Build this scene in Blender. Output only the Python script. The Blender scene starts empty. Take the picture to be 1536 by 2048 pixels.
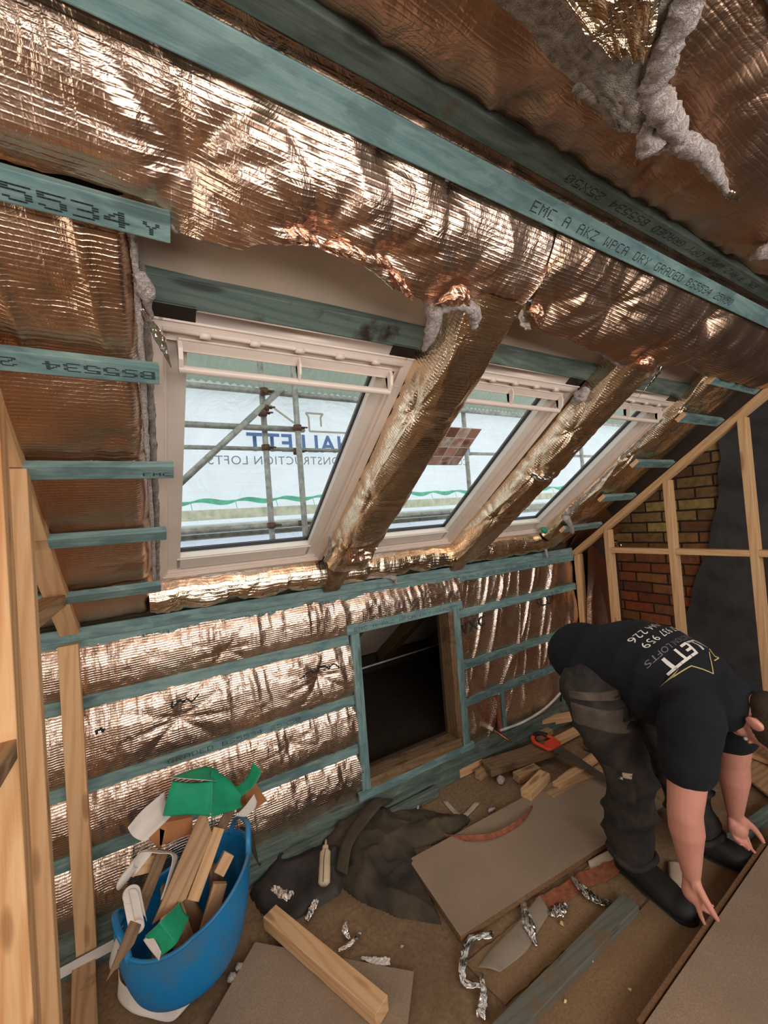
import bpy, bmesh, math, random
import numpy as np
from mathutils import Vector, Matrix, Euler
from mathutils.bvhtree import BVHTree

# ------------------------------------------------------------------ camera, light, exposure
SC = bpy.context.scene
COL = SC.collection
FPX = 810.58                                     # focal length in pixels of the 1536 wide frame
CH = 1.568                                       # camera height above the floor
BM = np.array([[0.85879304, -0.50637932, -0.07781072], [-0.05620713, 0.05783603, -0.99674257], [0.50923009, 0.8603691, 0.02120706]])
cam_d = bpy.data.cameras.new('camera'); cam = bpy.data.objects.new('camera', cam_d); COL.objects.link(cam)
cam_d.sensor_fit = 'HORIZONTAL'; cam_d.sensor_width = 36.0; cam_d.lens = FPX / 1536 * 36.0; cam_d.clip_start = 0.02
_r, _d, _f = Vector(BM[0]), Vector(BM[1]), Vector(BM[2])
_r.normalize(); _f = (_f - _r * _f.dot(_r)).normalized(); _d = _f.cross(_r)
cam.matrix_world = Matrix(((_r.x, -_d.x, -_f.x, 0), (_r.y, -_d.y, -_f.y, 0), (_r.z, -_d.z, -_f.z, CH), (0, 0, 0, 1)))
SC.camera = cam
SC.view_settings.view_transform = 'Standard'; SC.view_settings.look = 'None'
SC.view_settings.gamma = 1.0; SC.view_settings.exposure = 0.0

world = bpy.data.worlds.new('world'); SC.world = world; world.use_nodes = True
bg = world.node_tree.nodes['Background']; bg.inputs[0].default_value = (0.93, 0.96, 1.0, 1); bg.inputs[1].default_value = 1.45

def area(name, loc, target, sx, sy, power, color):
    l = bpy.data.lights.new(name, 'AREA'); l.shape = 'RECTANGLE'; l.size = sx; l.size_y = sy; l.energy = power; l.color = color
    o = bpy.data.objects.new(name, l); COL.objects.link(o); o.location = loc
    o.rotation_euler = (Vector(target) - Vector(loc)).to_track_quat('-Z', 'Y').to_euler()
    return o
area('rear_dormer_daylight', (0.8, -1.68, 1.45), (1.0, 2.0, 0.9), 3.5, 1.5, 72, (1.0, 0.95, 0.90))
area('left_fill_lamp', (-1.55, 0.2, 1.2), (2.0, 1.4, 0.9), 1.4, 1.3, 15, (1.0, 0.92, 0.82))  # added warm fill inside the solid left wall, no opening behind it

# ------------------------------------------------------------------ frames of the place
SN, CS = math.sin(math.radians(36.5)), math.cos(math.radians(36.5))
KX = np.array([0, 2.0, 1.222]); EV = np.array([0, -CS, SN]); NV = np.array([0, SN, CS])      # knee wall top, up the slope, outward normal
def SP(x, s, h=0.0): return Vector(np.array([x, 0, 0]) + KX + EV * s - NV * h)             # point on the roof slope, h towards the room
def F(px, py, z=0.0):                                                                        # point of the floor (or a level z)
    r = BM.T @ np.array([px - 768, py - 1024, FPX]); k = (z - CH) / r[2]
    return Vector((r[0] * k, r[1] * k, z))
ROT_SLOPE = Matrix(((1, 0, 0), (0, -CS, -SN), (0, SN, -CS)))                                 # columns: x, up slope, room normal

# ------------------------------------------------------------------ helpers
def tag(o, label=None, cat=None, group=None, kind=None):
    if label: o['label'] = label
    if cat: o['category'] = cat
    if group: o['group'] = group
    if kind: o['kind'] = kind
    return o
def link(name, me, mats, parent=None, smooth=False, M=None):
    o = bpy.data.objects.new(name, me); COL.objects.link(o)
    if not isinstance(mats, (list, tuple)): mats = [mats]
    for m in mats: me.materials.append(m)
    if smooth: me.polygons.foreach_set('use_smooth', [True] * len(me.polygons))
    if parent is not None:
        o.parent = parent; o.matrix_parent_inverse = parent.matrix_basis.inverted()
    if M is not None: o.matrix_basis = M
    return o
def empty(name, loc, label, cat, group=None):
    o = bpy.data.objects.new(name, None); COL.objects.link(o); o.location = loc; o.empty_display_size = 0.05
    return tag(o, label, cat, group)
def bm_obj(name, bm, mats, parent=None, smooth=False, M=None):
    me = bpy.data.meshes.new(name); bm.to_mesh(me); bm.free(); me.update()
    return link(name, me, mats, parent, smooth, M)
def add_box(bm, c, s, R=None, bev=0.0):
    r = bmesh.ops.create_cube(bm, size=1.0)
    vs = r['verts']
    for v in vs:
        v.co = Vector((v.co.x * s[0], v.co.y * s[1], v.co.z * s[2]))
        if R is not None: v.co = R @ v.co
        v.co += Vector(c)
    if bev > 0:
        es = list({e for v in vs for e in v.link_edges})
        bmesh.ops.bevel(bm, geom=es, offset=bev, segments=2, affect='EDGES', profile=0.5)
def frame_M(p0, p1, up):
    p0, p1 = Vector(p0), Vector(p1); x = (p1 - p0).normalized(); z = Vector(up); z = (z - x * z.dot(x)).normalized(); y = z.cross(x)
    M = Matrix(((x.x, y.x, z.x, 0), (x.y, y.y, z.y, 0), (x.z, y.z, z.z, 0), (0, 0, 0, 1)))
    M.translation = (p0 + p1) / 2
    return M, (p1 - p0).length
RND = random.Random(5)
def timber(name, p0, p1, w, t, up, mat, parent=None, label=None, cat=None, group=None, cut0=0.0, cut1=0.0, bev=0.0022, rough=0.0):
    """length p0-p1, width w across, thickness t along up; cut0/cut1 slant the ends"""
    M, L = frame_M(p0, p1, up)
    bm = bmesh.new(); n = max(2, int(L / 0.12))
    rings = []
    for i in range(n + 1):
        u = -L / 2 + L * i / n
        j = rough * (RND.random() - 0.5); k = rough * (RND.random() - 0.5)
        ring = []
        for (a, b) in ((-1, -1), (1, -1), (1, 1), (-1, 1)):
            uu = u
            if i == 0: uu += cut0 * a * w / 2 * 1.0
            if i == n: uu += cut1 * a * w / 2
            ring.append(bm.verts.new((uu, a * w / 2 + j, b * t / 2 + k)))
        rings.append(ring)
    for i in range(n):
        for q in range(4): bm.faces.new((rings[i][q], rings[i + 1][q], rings[i + 1][(q + 1) % 4], rings[i][(q + 1) % 4]))
    bm.faces.new(rings[0]); bm.faces.new(rings[-1][::-1])
    bm.normal_update(); bmesh.ops.recalc_face_normals(bm, faces=bm.faces)
    es = [e for e in bm.edges if len(e.link_faces) == 2 and e.calc_face_angle(0) > 0.6]
    if bev: bmesh.ops.bevel(bm, geom=es, offset=bev, segments=2, affect='EDGES', profile=0.5)
    o = bm_obj(name, bm, mat, None, False)
    for p in o.data.polygons: p.use_smooth = False
    o.matrix_basis = M
    if parent is not None:
        o.parent = parent; o.matrix_parent_inverse = parent.matrix_basis.inverted()
    return tag(o, label, cat, group)
def tube(bm, pts, r, seg=8, caps=True, flat=None):
    """round tube through pts; r number or list; flat=(a,b) multiplies radii in the frame"""
    pts = [Vector(p) for p in pts]; n = len(pts); rs = r if isinstance(r, (list, tuple)) else [r] * n
    up = Vector((0, 0, 1)); prev = None; rings = []
    for i in range(n):
        t = (pts[min(i + 1, n - 1)] - pts[max(i - 1, 0)])
        t = t.normalized() if t.length > 1e-9 else Vector((0, 0, 1))
        if prev is None:
            a = up if abs(t.z) < 0.9 else Vector((1, 0, 0)); x = t.cross(a).normalized()
        else:
            x = (prev - t * prev.dot(t)).normalized()
        prev = x; y = t.cross(x)
        rr = rs[i]; ra, rb = (rr, rr) if not isinstance(rr, tuple) else rr
        rings.append([bm.verts.new(pts[i] + x * (ra * math.cos(2 * math.pi * k / seg)) + y * (rb * math.sin(2 * math.pi * k / seg))) for k in range(seg)])
    for i in range(n - 1):
        for k in range(seg): bm.faces.new((rings[i][k], rings[i][(k + 1) % seg], rings[i + 1][(k + 1) % seg], rings[i + 1][k]))
    if caps: bm.faces.new(rings[0][::-1]); bm.faces.new(rings[-1])
def tube_obj(name, pts, r, mat, parent=None, seg=10, smooth=True):
    bm = bmesh.new(); tube(bm, pts, r, seg); return bm_obj(name, bm, mat, parent, smooth)
def spline(pts, n):
    pts = [Vector(p) for p in pts]; out = []
    P = [pts[0] * 2 - pts[1]] + pts + [pts[-1] * 2 - pts[-2]]
    segs = len(pts) - 1
    for i in range(n + 1):
        u = i / n * segs; k = min(int(u), segs - 1); t = u - k
        a, b, c, d = P[k:k + 4]
        out.append(0.5 * ((2 * b) + (c - a) * t + (2 * a - 5 * b + 4 * c - d) * t * t + (3 * b - a - 3 * c + d) * t ** 3))
    return out

# numpy value noise
_rs = np.random.RandomState(11); _tab = _rs.rand(256, 256)
def vnoise(x, y):
    xi = np.floor(x).astype(int); yi = np.floor(y).astype(int); fx = x - xi; fy = y - yi
    fx = fx * fx * (3 - 2 * fx); fy = fy * fy * (3 - 2 * fy)
    g = lambda a, b: _tab[a & 255, b & 255]
    return (g(xi, yi) * (1 - fx) + g(xi + 1, yi) * fx) * (1 - fy) + (g(xi, yi + 1) * (1 - fx) + g(xi + 1, yi + 1) * fx) * fy
def fbm(x, y, o=3):
    s = 0; a = 1; t = 0
    for k in range(o): s = s + a * vnoise(x * 2 ** k + 17 * k, y * 2 ** k + 31 * k); t += a; a *= 0.5
    return s / t
def ridge(x, y, sharp=2.0):
    return (1 - np.abs(2 * vnoise(x, y) - 1)) ** sharp

def grid_mesh(name, P, nu, nv, uv, mats, parent=None, keep=None, smooth=True, solid=0.0, matidx=None):
    """P array (nu+1,nv+1,3), uv same shape x2 in metres"""
    V = P.reshape(-1, 3); idx = np.arange((nu + 1) * (nv + 1)).reshape(nu + 1, nv + 1)
    Q = np.stack([idx[:-1, :-1], idx[1:, :-1], idx[1:, 1:], idx[:-1, 1:]], -1).reshape(-1, 4)
    if keep is not None: Q = Q[keep.reshape(-1)]
    me = bpy.data.meshes.new(name); me.vertices.add(len(V)); me.vertices.foreach_set('co', V.astype(np.float32).ravel())
    me.loops.add(Q.size); me.loops.foreach_set('vertex_index', Q.ravel().astype(np.int32))
    me.polygons.add(len(Q)); me.polygons.foreach_set('loop_start', np.arange(0, Q.size, 4, dtype=np.int32)); me.polygons.foreach_set('loop_total', np.full(len(Q), 4, dtype=np.int32))
    me.update(calc_edges=True)
    ul = me.uv_layers.new(name='UVMap'); ul.data.foreach_set('uv', uv.reshape(-1, 2)[Q.ravel()].astype(np.float32).ravel())
    if keep is not None:
        bm = bmesh.new(); bm.from_mesh(me); bmesh.ops.delete(bm, geom=[v for v in bm.verts if not v.link_faces], context='VERTS'); bm.to_mesh(me); bm.free()
    o = link(name, me, mats, parent, smooth)
    if solid:
        md = o.modifiers.new('thickness', 'SOLIDIFY'); md.thickness = solid; md.offset = 0
    return o

# ------------------------------------------------------------------ materials
def S(c):  # sRGB 0-255 -> linear
    return tuple(((v / 255) / 12.92 if v / 255 <= 0.04045 else ((v / 255 + 0.055) / 1.055) ** 2.4) for v in c) + (1.0,)
class NT:
    def __init__(s, name):
        s.m = bpy.data.materials.new(name); s.m.use_nodes = True; s.t = s.m.node_tree; s.b = s.t.nodes['Principled BSDF']; s.out = s.t.nodes['Material Output']
    def n(s, typ, **kw):
        nd = s.t.nodes.new(typ)
        for k, v in kw.items():
            if k.startswith('i_'):
                key = k[2:]; key = int(key) if key.isdigit() else key
                nd.inputs[key].default_value = v
            else: setattr(nd, k, v)
        return nd
    def l(s, a, b): s.t.links.new(a, b)
    def coord(s, kind='Object', scale=(1, 1, 1), rnd=True):
        tc = s.n('ShaderNodeTexCoord'); mp = s.n('ShaderNodeMapping'); mp.inputs['Scale'].default_value = scale
        s.l(tc.outputs[kind], mp.inputs['Vector'])
        if rnd:
            oi = s.n('ShaderNodeObjectInfo'); ml = s.n('ShaderNodeMath', operation='MULTIPLY', i_1=37.0); s.l(oi.outputs['Random'], ml.inputs[0])
            cb = s.n('ShaderNodeCombineXYZ')
            for k in range(3): s.l(ml.outputs[0], cb.inputs[k])
            s.l(cb.outputs[0], mp.inputs['Location'])
        return mp.outputs[0]
    def noise(s, vec, scale, detail=4, rough=0.55, dist=0.0):
        nz = s.n('ShaderNodeTexNoise'); nz.inputs['Scale'].default_value = scale; nz.inputs['Detail'].default_value = detail
        nz.inputs['Roughness'].default_value = rough; nz.inputs['Distortion'].default_value = dist
        if vec: s.l(vec, nz.inputs['Vector'])
        return nz.outputs['Fac']
    def ramp(s, fac, stops):
        r = s.n('ShaderNodeValToRGB'); e = r.color_ramp.elements
        while len(e) < len(stops): e.new(0.5)
        for el, (p, c) in zip(e, stops): el.position = p; el.color = c if len(c) == 4 else tuple(c) + (1,)
        s.l(fac, r.inputs[0]); return r.outputs[0]
    def mix(s, fac, a, b, mode='MIX'):
        m = s.n('ShaderNodeMix', data_type='RGBA', blend_type=mode)
        if isinstance(fac, float): m.inputs[0].default_value = fac
        else: s.l(fac, m.inputs[0])
        for v, i in ((a, 6), (b, 7)):
            if isinstance(v, tuple): m.inputs[i].default_value = v
            else: s.l(v, m.inputs[i])
        return m.outputs[2]
    def bump(s, h, strength=0.3, dist=0.01, normal=None):
        b = s.n('ShaderNodeBump'); b.inputs['Strength'].default_value = strength; b.inputs['Distance'].default_value = dist
        s.l(h, b.inputs['Height'])
        if normal: s.l(normal, b.inputs['Normal'])
        return b.outputs[0]
    def set(s, **kw):
        for k, v in kw.items():
            k = k.replace('_', ' ')
            if isinstance(v, (int, float, tuple)): s.b.inputs[k].default_value = v
            else: s.l(v, s.b.inputs[k])
        return s.m
def wood(name, light, dark, knot, scale=1.0, rough=0.7, contrast=1.0, bumpk=0.25, dirt=None):
    t = NT(name); v = t.coord('Object', (1.1, 14, 14)); nz = t.noise(v, 1.6 * scale, 3, 0.5, 0.6)
    w = t.n('ShaderNodeTexWave', wave_type='BANDS', bands_direction='DIAGONAL'); w.inputs['Scale'].default_value = 1.5 * scale; w.inputs['Distortion'].default_value = 5.0
    w.inputs['Detail'].default_value = 2.0; w.inputs['Detail Scale'].default_value = 1.2; t.l(v, w.inputs['Vector'])
    c = t.ramp(w.outputs['Fac'], [(0.0, S(dark)), (0.55, S(light)), (1.0, S(light))])
    c = t.mix(min(0.9, 0.35 * contrast), c, t.ramp(nz, [(0.3, S(dark)), (0.7, S(light))]))
    v2 = t.coord('Object', (5, 22, 22)); vo = t.n('ShaderNodeTexVoronoi'); vo.inputs['Scale'].default_value = 0.62; t.l(v2, vo.inputs['Vector'])
    kn = t.ramp(vo.outputs['Distance'], [(0.0, (1, 1, 1, 1)), (0.14, (0.75, 0.75, 0.75, 1)), (0.2, (0, 0, 0, 1))])
    c = t.mix(kn, c, S(knot))
    fine = t.noise(t.coord('Object', (6, 160, 160)), 2.0, 2)
    c = t.mix(0.18, c, t.ramp(fine, [(0.35, S(dark)), (0.65, S(light))]))
    if contrast > 1.2:
        bl = t.noise(t.coord('Object', (3, 9, 9)), 2.2, 4, 0.65, 0.5)
        c = t.mix(t.ramp(bl, [(0.40, (0.55, 0.55, 0.55, 1)), (0.52, (0, 0, 0, 1))]), c, S(tuple(x * 0.80 for x in dark)))
        c = t.mix(t.ramp(bl, [(0.58, (0, 0, 0, 1)), (0.72, (0.4, 0.4, 0.4, 1))]), c, S(tuple(min(255, x * 1.22 + 8) for x in light)))
    if dirt:
        dn = t.noise(t.coord('Object', (1, 1, 1)), 7.0, 5, 0.65)
        c = t.mix(t.ramp(dn, [(dirt[1], (0, 0, 0, 1)), (dirt[1] + 0.12, (1, 1, 1, 1))]), c, S(dirt[0]))
    return t.set(Base_Color=c, Roughness=rough, Normal=t.bump(fine, bumpk, 0.002))
M = {}
M['pine'] = wood('pale_pine', (226, 184, 138), (204, 154, 104), (148, 100, 62))
M['pine_bold'] = wood('bold_grained_pine', (236, 190, 138), (200, 138, 84), (150, 96, 56), scale=0.8, contrast=1.1)
M['pine_old'] = wood('weathered_pine', (190, 152, 112), (150, 112, 76), (96, 68, 46), dirt=((120, 92, 66), 0.56))
M['pine_dark'] = wood('dusty_brown_timber', (138, 108, 76), (104, 80, 54), (70, 52, 36), dirt=((88, 66, 44), 0.5))
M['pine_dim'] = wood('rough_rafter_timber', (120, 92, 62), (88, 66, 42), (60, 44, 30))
M['teal'] = wood('teal_treated_softwood', (132, 158, 152), (94, 128, 130), (64, 84, 80), scale=1.2, contrast=1.6, dirt=((150, 158, 132), 0.66))
M['teal_floor'] = wood('dusty_grey_teal_timber', (112, 110, 98), (88, 92, 84), (60, 66, 60), scale=1.2, dirt=((112, 94, 72), 0.5))
M['teal_dull'] = wood('grey_teal_treated_softwood', (112, 124, 112), (84, 98, 92), (58, 62, 54), scale=1.2, contrast=1.5, dirt=((98, 88, 70), 0.6))
M['teal_worn'] = wood('stained_teal_timber', (106, 120, 110), (78, 96, 92), (46, 42, 34), scale=1.2, dirt=((50, 36, 26), 0.54))

def foil(name, tint, rough, grid_a=0.42, grid_b=0.14, wr=0.45, blotch=0.0):
    t = NT(name)
    uvn = t.n('ShaderNodeTexCoord'); sx = t.n('ShaderNodeSeparateXYZ'); t.l(uvn.outputs['UV'], sx.inputs[0])
    dn = t.noise(uvn.outputs['UV'], 9.0, 2); 
    def lines(out, pitch, wid):
        w_ = t.n('ShaderNodeMath', operation='MULTIPLY_ADD', i_1=0.0030 if pitch else 0, i_2=0.0); t.l(dn, w_.inputs[0])
        ad = t.n('ShaderNodeMath', operation='ADD'); t.l(out, ad.inputs[0]); t.l(w_.outputs[0], ad.inputs[1])
        d = t.n('ShaderNodeMath', operation='DIVIDE', i_1=pitch); t.l(ad.outputs[0], d.inputs[0])
        pp = t.n('ShaderNodeMath', operation='PINGPONG', i_1=0.5); t.l(d.outputs[0], pp.inputs[0])
        mr = t.n('ShaderNodeMapRange', interpolation_type='SMOOTHSTEP'); mr.inputs[1].default_value = 0.0; mr.inputs[2].default_value = wid; mr.inputs[3].default_value = 1.0; mr.inputs[4].default_value = 0.0
        t.l(pp.outputs[0], mr.inputs[0]); return mr.outputs[0]
    la = lines(sx.outputs['Y'], 0.0095, 0.26); lb = lines(sx.outputs['X'], 0.0125, 0.16)
    v = uvn.outputs['UV']
    wr1 = t.noise(v, 15.0, 4, 0.62, 1.2); wr2 = t.noise(v, 110.0, 2, 0.5)
    nrm = t.bump(wr1, wr, 0.012); nrm = t.bump(wr2, 0.12, 0.0015, nrm)
    nrm = t.bump(la, grid_a, 0.0016, nrm); nrm = t.bump(lb, grid_b, 0.0014, nrm)
    big = t.noise(v, 3.0, 3)
    c = t.mix(t.ramp(big, [(0.3, (0, 0, 0, 1)), (0.7, (1, 1, 1, 1))]), tint[0], tint[1])
    rg = t.ramp(t.noise(v, 6.0, 3), [(0.3, (rough,) * 3), (0.7, (rough + 0.12,) * 3)])
    return t.set(Base_Color=c, Metallic=1.0, Roughness=rg, Normal=nrm)
COPPER = ((0.76, 0.52, 0.39, 1), (0.82, 0.59, 0.46, 1))
ROSE = ((0.80, 0.60, 0.48, 1), (0.86, 0.68, 0.56, 1))
M['foil'] = foil('copper_foil_insulation', COPPER, 0.25, 0.34)
M['foil_orange'] = foil('orange_pink_foil_fold', ((0.88, 0.52, 0.36, 1), (0.92, 0.60, 0.44, 1)), 0.28, 0.3)
M['foil_rose'] = foil('rosy_copper_foil_insulation', ROSE, 0.19, 0.50, wr=0.35)
M['foil_dull'] = foil('dull_copper_foil_insulation', ((0.60, 0.39, 0.27, 1), (0.68, 0.46, 0.33, 1)), 0.27, wr=0.4)
M['foil_gold'] = foil('bronze_foil_insulation', ((0.80, 0.62, 0.44, 1), (0.86, 0.69, 0.51, 1)), 0.17, 0.35, 0.12)
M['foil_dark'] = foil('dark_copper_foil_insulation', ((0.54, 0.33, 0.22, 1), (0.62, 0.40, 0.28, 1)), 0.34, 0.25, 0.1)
def silver():
    t = NT('crumpled_silver_foil'); v = t.coord('Object'); a = t.noise(v, 60.0, 3, 0.6)
    vo = t.n('ShaderNodeTexVoronoi'); vo.inputs['Scale'].default_value = 32; t.l(v, vo.inputs['Vector'])
    return t.set(Base_Color=(0.80, 0.79, 0.77, 1), Metallic=1.0, Roughness=0.22, Normal=t.bump(vo.outputs['Distance'], 0.6, 0.01, t.bump(a, 0.25, 0.006)))
M['silver'] = silver()
def plain(name, c, rough=0.7, spread=0.12, scale=12, bumpk=0.2, bd=0.003, metallic=0.0, c2=None, detail=4):
    t = NT(name); v = t.coord('Object'); nz = t.noise(v, scale, detail, 0.6)
    lo = c2 if c2 else tuple(max(0, x * (1 - spread)) for x in c); hi = c if c2 else tuple(min(255, x * (1 + spread * 0.6)) for x in c)
    col = t.ramp(nz, [(0.32, S(lo)), (0.68, S(hi))])
    return t.set(Base_Color=col, Roughness=rough, Metallic=metallic, Normal=t.bump(t.noise(v, scale * 8, 2), bumpk, bd))
def wool():
    t = NT('white_mineral_wool'); v = t.coord('Object'); a = t.noise(v, 90, 4, 0.7, 1.5)
    col = t.ramp(a, [(0.3, S((168, 150, 142))), (0.65, S((226, 214, 208)))])
    m = t.set(Base_Color=col, Roughness=0.95, Normal=t.bump(a, 1.0, 0.012)); t.b.inputs['Subsurface Weight'].default_value = 0.0
    return m
M['wool'] = wool()
M['film'] = plain('clear_grey_film', (176, 160, 140), 0.35, 0.08, 12, 0.3); M['film'].node_tree.nodes['Principled BSDF'].inputs['Alpha'].default_value = 0.5
M['wool_grey'] = plain('grey_mineral_wool', (172, 160, 148), 0.95, 0.25, 60, 1.0, 0.006)
M['white'] = plain('white_painted_window_frame', (230, 212, 198), 0.38, 0.03, 5, 0.05)
M['sash'] = plain('white_painted_sash', (222, 210, 198), 0.4, 0.03, 5, 0.05)
M['gasket'] = plain('black_rubber_gasket', (22, 24, 28), 0.5)
M['steel'] = plain('dark_steel_bracket', (70, 64, 60), 0.4, metallic=0.8)
M['membrane'] = plain('beige_roof_membrane', (208, 184, 162), 0.8, 0.06, 4, 0.1)
M['board'] = plain('roof_boarding', (70, 54, 40), 0.9)
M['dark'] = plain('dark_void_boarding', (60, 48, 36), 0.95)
M['galv'] = plain('galvanised_scaffold_tube', (172, 170, 158), 0.5, 0.2, 20, 0.2, metallic=0.1)
M['rust'] = plain('rusty_coupler', (104, 70, 52), 0.7, 0.3, 40)
M['green'] = plain('green_membrane_face', (22, 158, 112), 0.75, 0.10, 9, 0.35, 0.002)
M['greennet'] = plain('green_debris_net', (120, 214, 180), 0.7)
M['fleece'] = plain('white_membrane_back', (222, 212, 202), 0.8, 0.06, 9, 0.25)
M['card'] = plain('brown_cardboard', (176, 118, 72), 0.85, 0.08, 14, 0.1)
M['ink'] = plain('black_stamp_ink', (34, 44, 46), 0.8)
M['ink_blue'] = plain('blue_print', (112, 142, 196), 0.7, 0.03)
M['ink_grey'] = plain('grey_print', (158, 164, 168), 0.7, 0.03)
M['ink_gold'] = plain('beige_print', (200, 192, 172), 0.7, 0.03)
M['paint'] = plain('cream_paint_splash', (196, 180, 152), 0.8)
M['txt_white'] = plain('white_shirt_print', (222, 218, 208), 0.7, 0.03)
M['txt_grey'] = plain('grey_shirt_print', (112, 110, 110), 0.7, 0.03)
M['txt_gold'] = plain('gold_shirt_print', (196, 172, 108), 0.7, 0.03)
M['shirt'] = plain('black_navy_cotton', (15, 17, 24), 0.95, 0.2, 30, 0.4, 0.002)
M['trouser'] = plain('worn_charcoal_work_trousers', (62, 54, 48), 0.95, 0, 16, 0.6, 0.004, c2=(34, 31, 30))
M['pocket'] = plain('grey_brown_pocket_cloth', (104, 90, 78), 0.95, 0, 14, 0.5, 0.003, c2=(74, 65, 58))
M['boot'] = plain('black_work_boot', (34, 32, 32), 0.7, 0.3, 20)
M['skin'] = plain('skin', (216, 150, 130), 0.55, 0.05, 10, 0.15, 0.001); M['skin'].node_tree.nodes['Principled BSDF'].inputs['Subsurface Weight'].default_value = 0.08
M['hair'] = plain('short_brown_hair', (72, 54, 38), 0.8, 0.3, 140, 1.0, 0.004)
M['jacket'] = plain('dusty_black_jacket_cloth', (92, 78, 58), 0.92, 0, 5, 0.6, 0.004, c2=(34, 31, 29), detail=6)
M['black_cloth'] = plain('dusty_black_plastic_cloth', (64, 56, 50), 0.7, 0, 6, 0.6, 0.004, c2=(22, 21, 21), detail=6)
M['tape'] = plain('masking_tape', (188, 174, 150), 0.8)
M['copper_pipe'] = plain('copper_pipe', (184, 112, 78), 0.35, metallic=0.9)
M['conduit'] = plain('white_cable', (224, 216, 208), 0.5)
M['saw_steel'] = plain('grey_saw_blade_steel', (104, 98, 90), 0.42, 0.12, 14, 0.1, metallic=0.6)
M['saw_red'] = plain('orange_red_saw_handle', (232, 74, 40), 0.45, 0.05)
M['saw_black'] = plain('black_saw_grip', (30, 28, 28), 0.6)
M['ivory'] = plain('ivory_plastic', (206, 186, 152), 0.5, 0.08)
M['sawdust'] = plain('wood_chip', (226, 198, 146), 0.9)
M['bark'] = plain('red_brown_offcut_strip', (150, 88, 60), 0.8, 0.2, 40)
M['plaster_white'] = plain('pale_plaster_scrap', (196, 176, 150), 0.9)
def chip(name, c, c2, sc=220):
    t = NT(name); v = t.coord('Object'); a = t.noise(v, sc, 3, 0.7); b = t.noise(v, 3.0, 4, 0.6)
    col = t.ramp(a, [(0.3, S(c2)), (0.7, S(c))]); col = t.mix(t.ramp(b, [(0.35, (0, 0, 0, 1)), (0.75, (0.6, 0.6, 0.6, 1))]), col, S(tuple(x * 0.72 for x in c)))
    return t.set(Base_Color=col, Roughness=0.85, Normal=t.bump(a, 0.25, 0.002))
M['chip'] = chip('grey_brown_chipboard', (172, 148, 124), (138, 116, 95))
M['chip_edge'] = chip('chipboard_edge', (150, 112, 76), (98, 68, 44), 120)
M['deck'] = chip('dusty_brown_floor_deck', (152, 120, 86), (120, 94, 64), 120)
def floor_mat():
    t = NT('dusty_stained_floor'); v = t.coord('Object', rnd=False); a = t.noise(v, 60, 4, 0.7); b = t.noise(v, 1.8, 5, 0.65, 0.6); c3 = t.noise(v, 9.0, 4, 0.7)
    col = t.ramp(a, [(0.3, S((112, 88, 62))), (0.7, S((150, 122, 90)))])
    col = t.mix(t.ramp(b, [(0.42, (0, 0, 0, 1)), (0.7, (0.8, 0.8, 0.8, 1))]), col, S((92, 66, 46)))
    col = t.mix(t.ramp(c3, [(0.55, (0, 0, 0, 1)), (0.8, (0.55, 0.55, 0.55, 1))]), col, S((146, 124, 98)))
    return t.set(Base_Color=col, Roughness=0.88, Normal=t.bump(a, 0.4, 0.004))
M['floor'] = floor_mat()
def tubmat():
    t = NT('blue_flexible_plastic'); v = t.coord('Object'); b = t.noise(v, 7, 5, 0.7)
    col = t.mix(t.ramp(b, [(0.46, (0, 0, 0, 1)), (0.70, (0.8, 0.8, 0.8, 1))]), S((20, 128, 188)), S((84, 112, 126)))
    return t.set(Base_Color=col, Roughness=0.42, Normal=t.bump(t.noise(v, 60, 2), 0.1, 0.001))
M['tub'] = tubmat()
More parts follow.
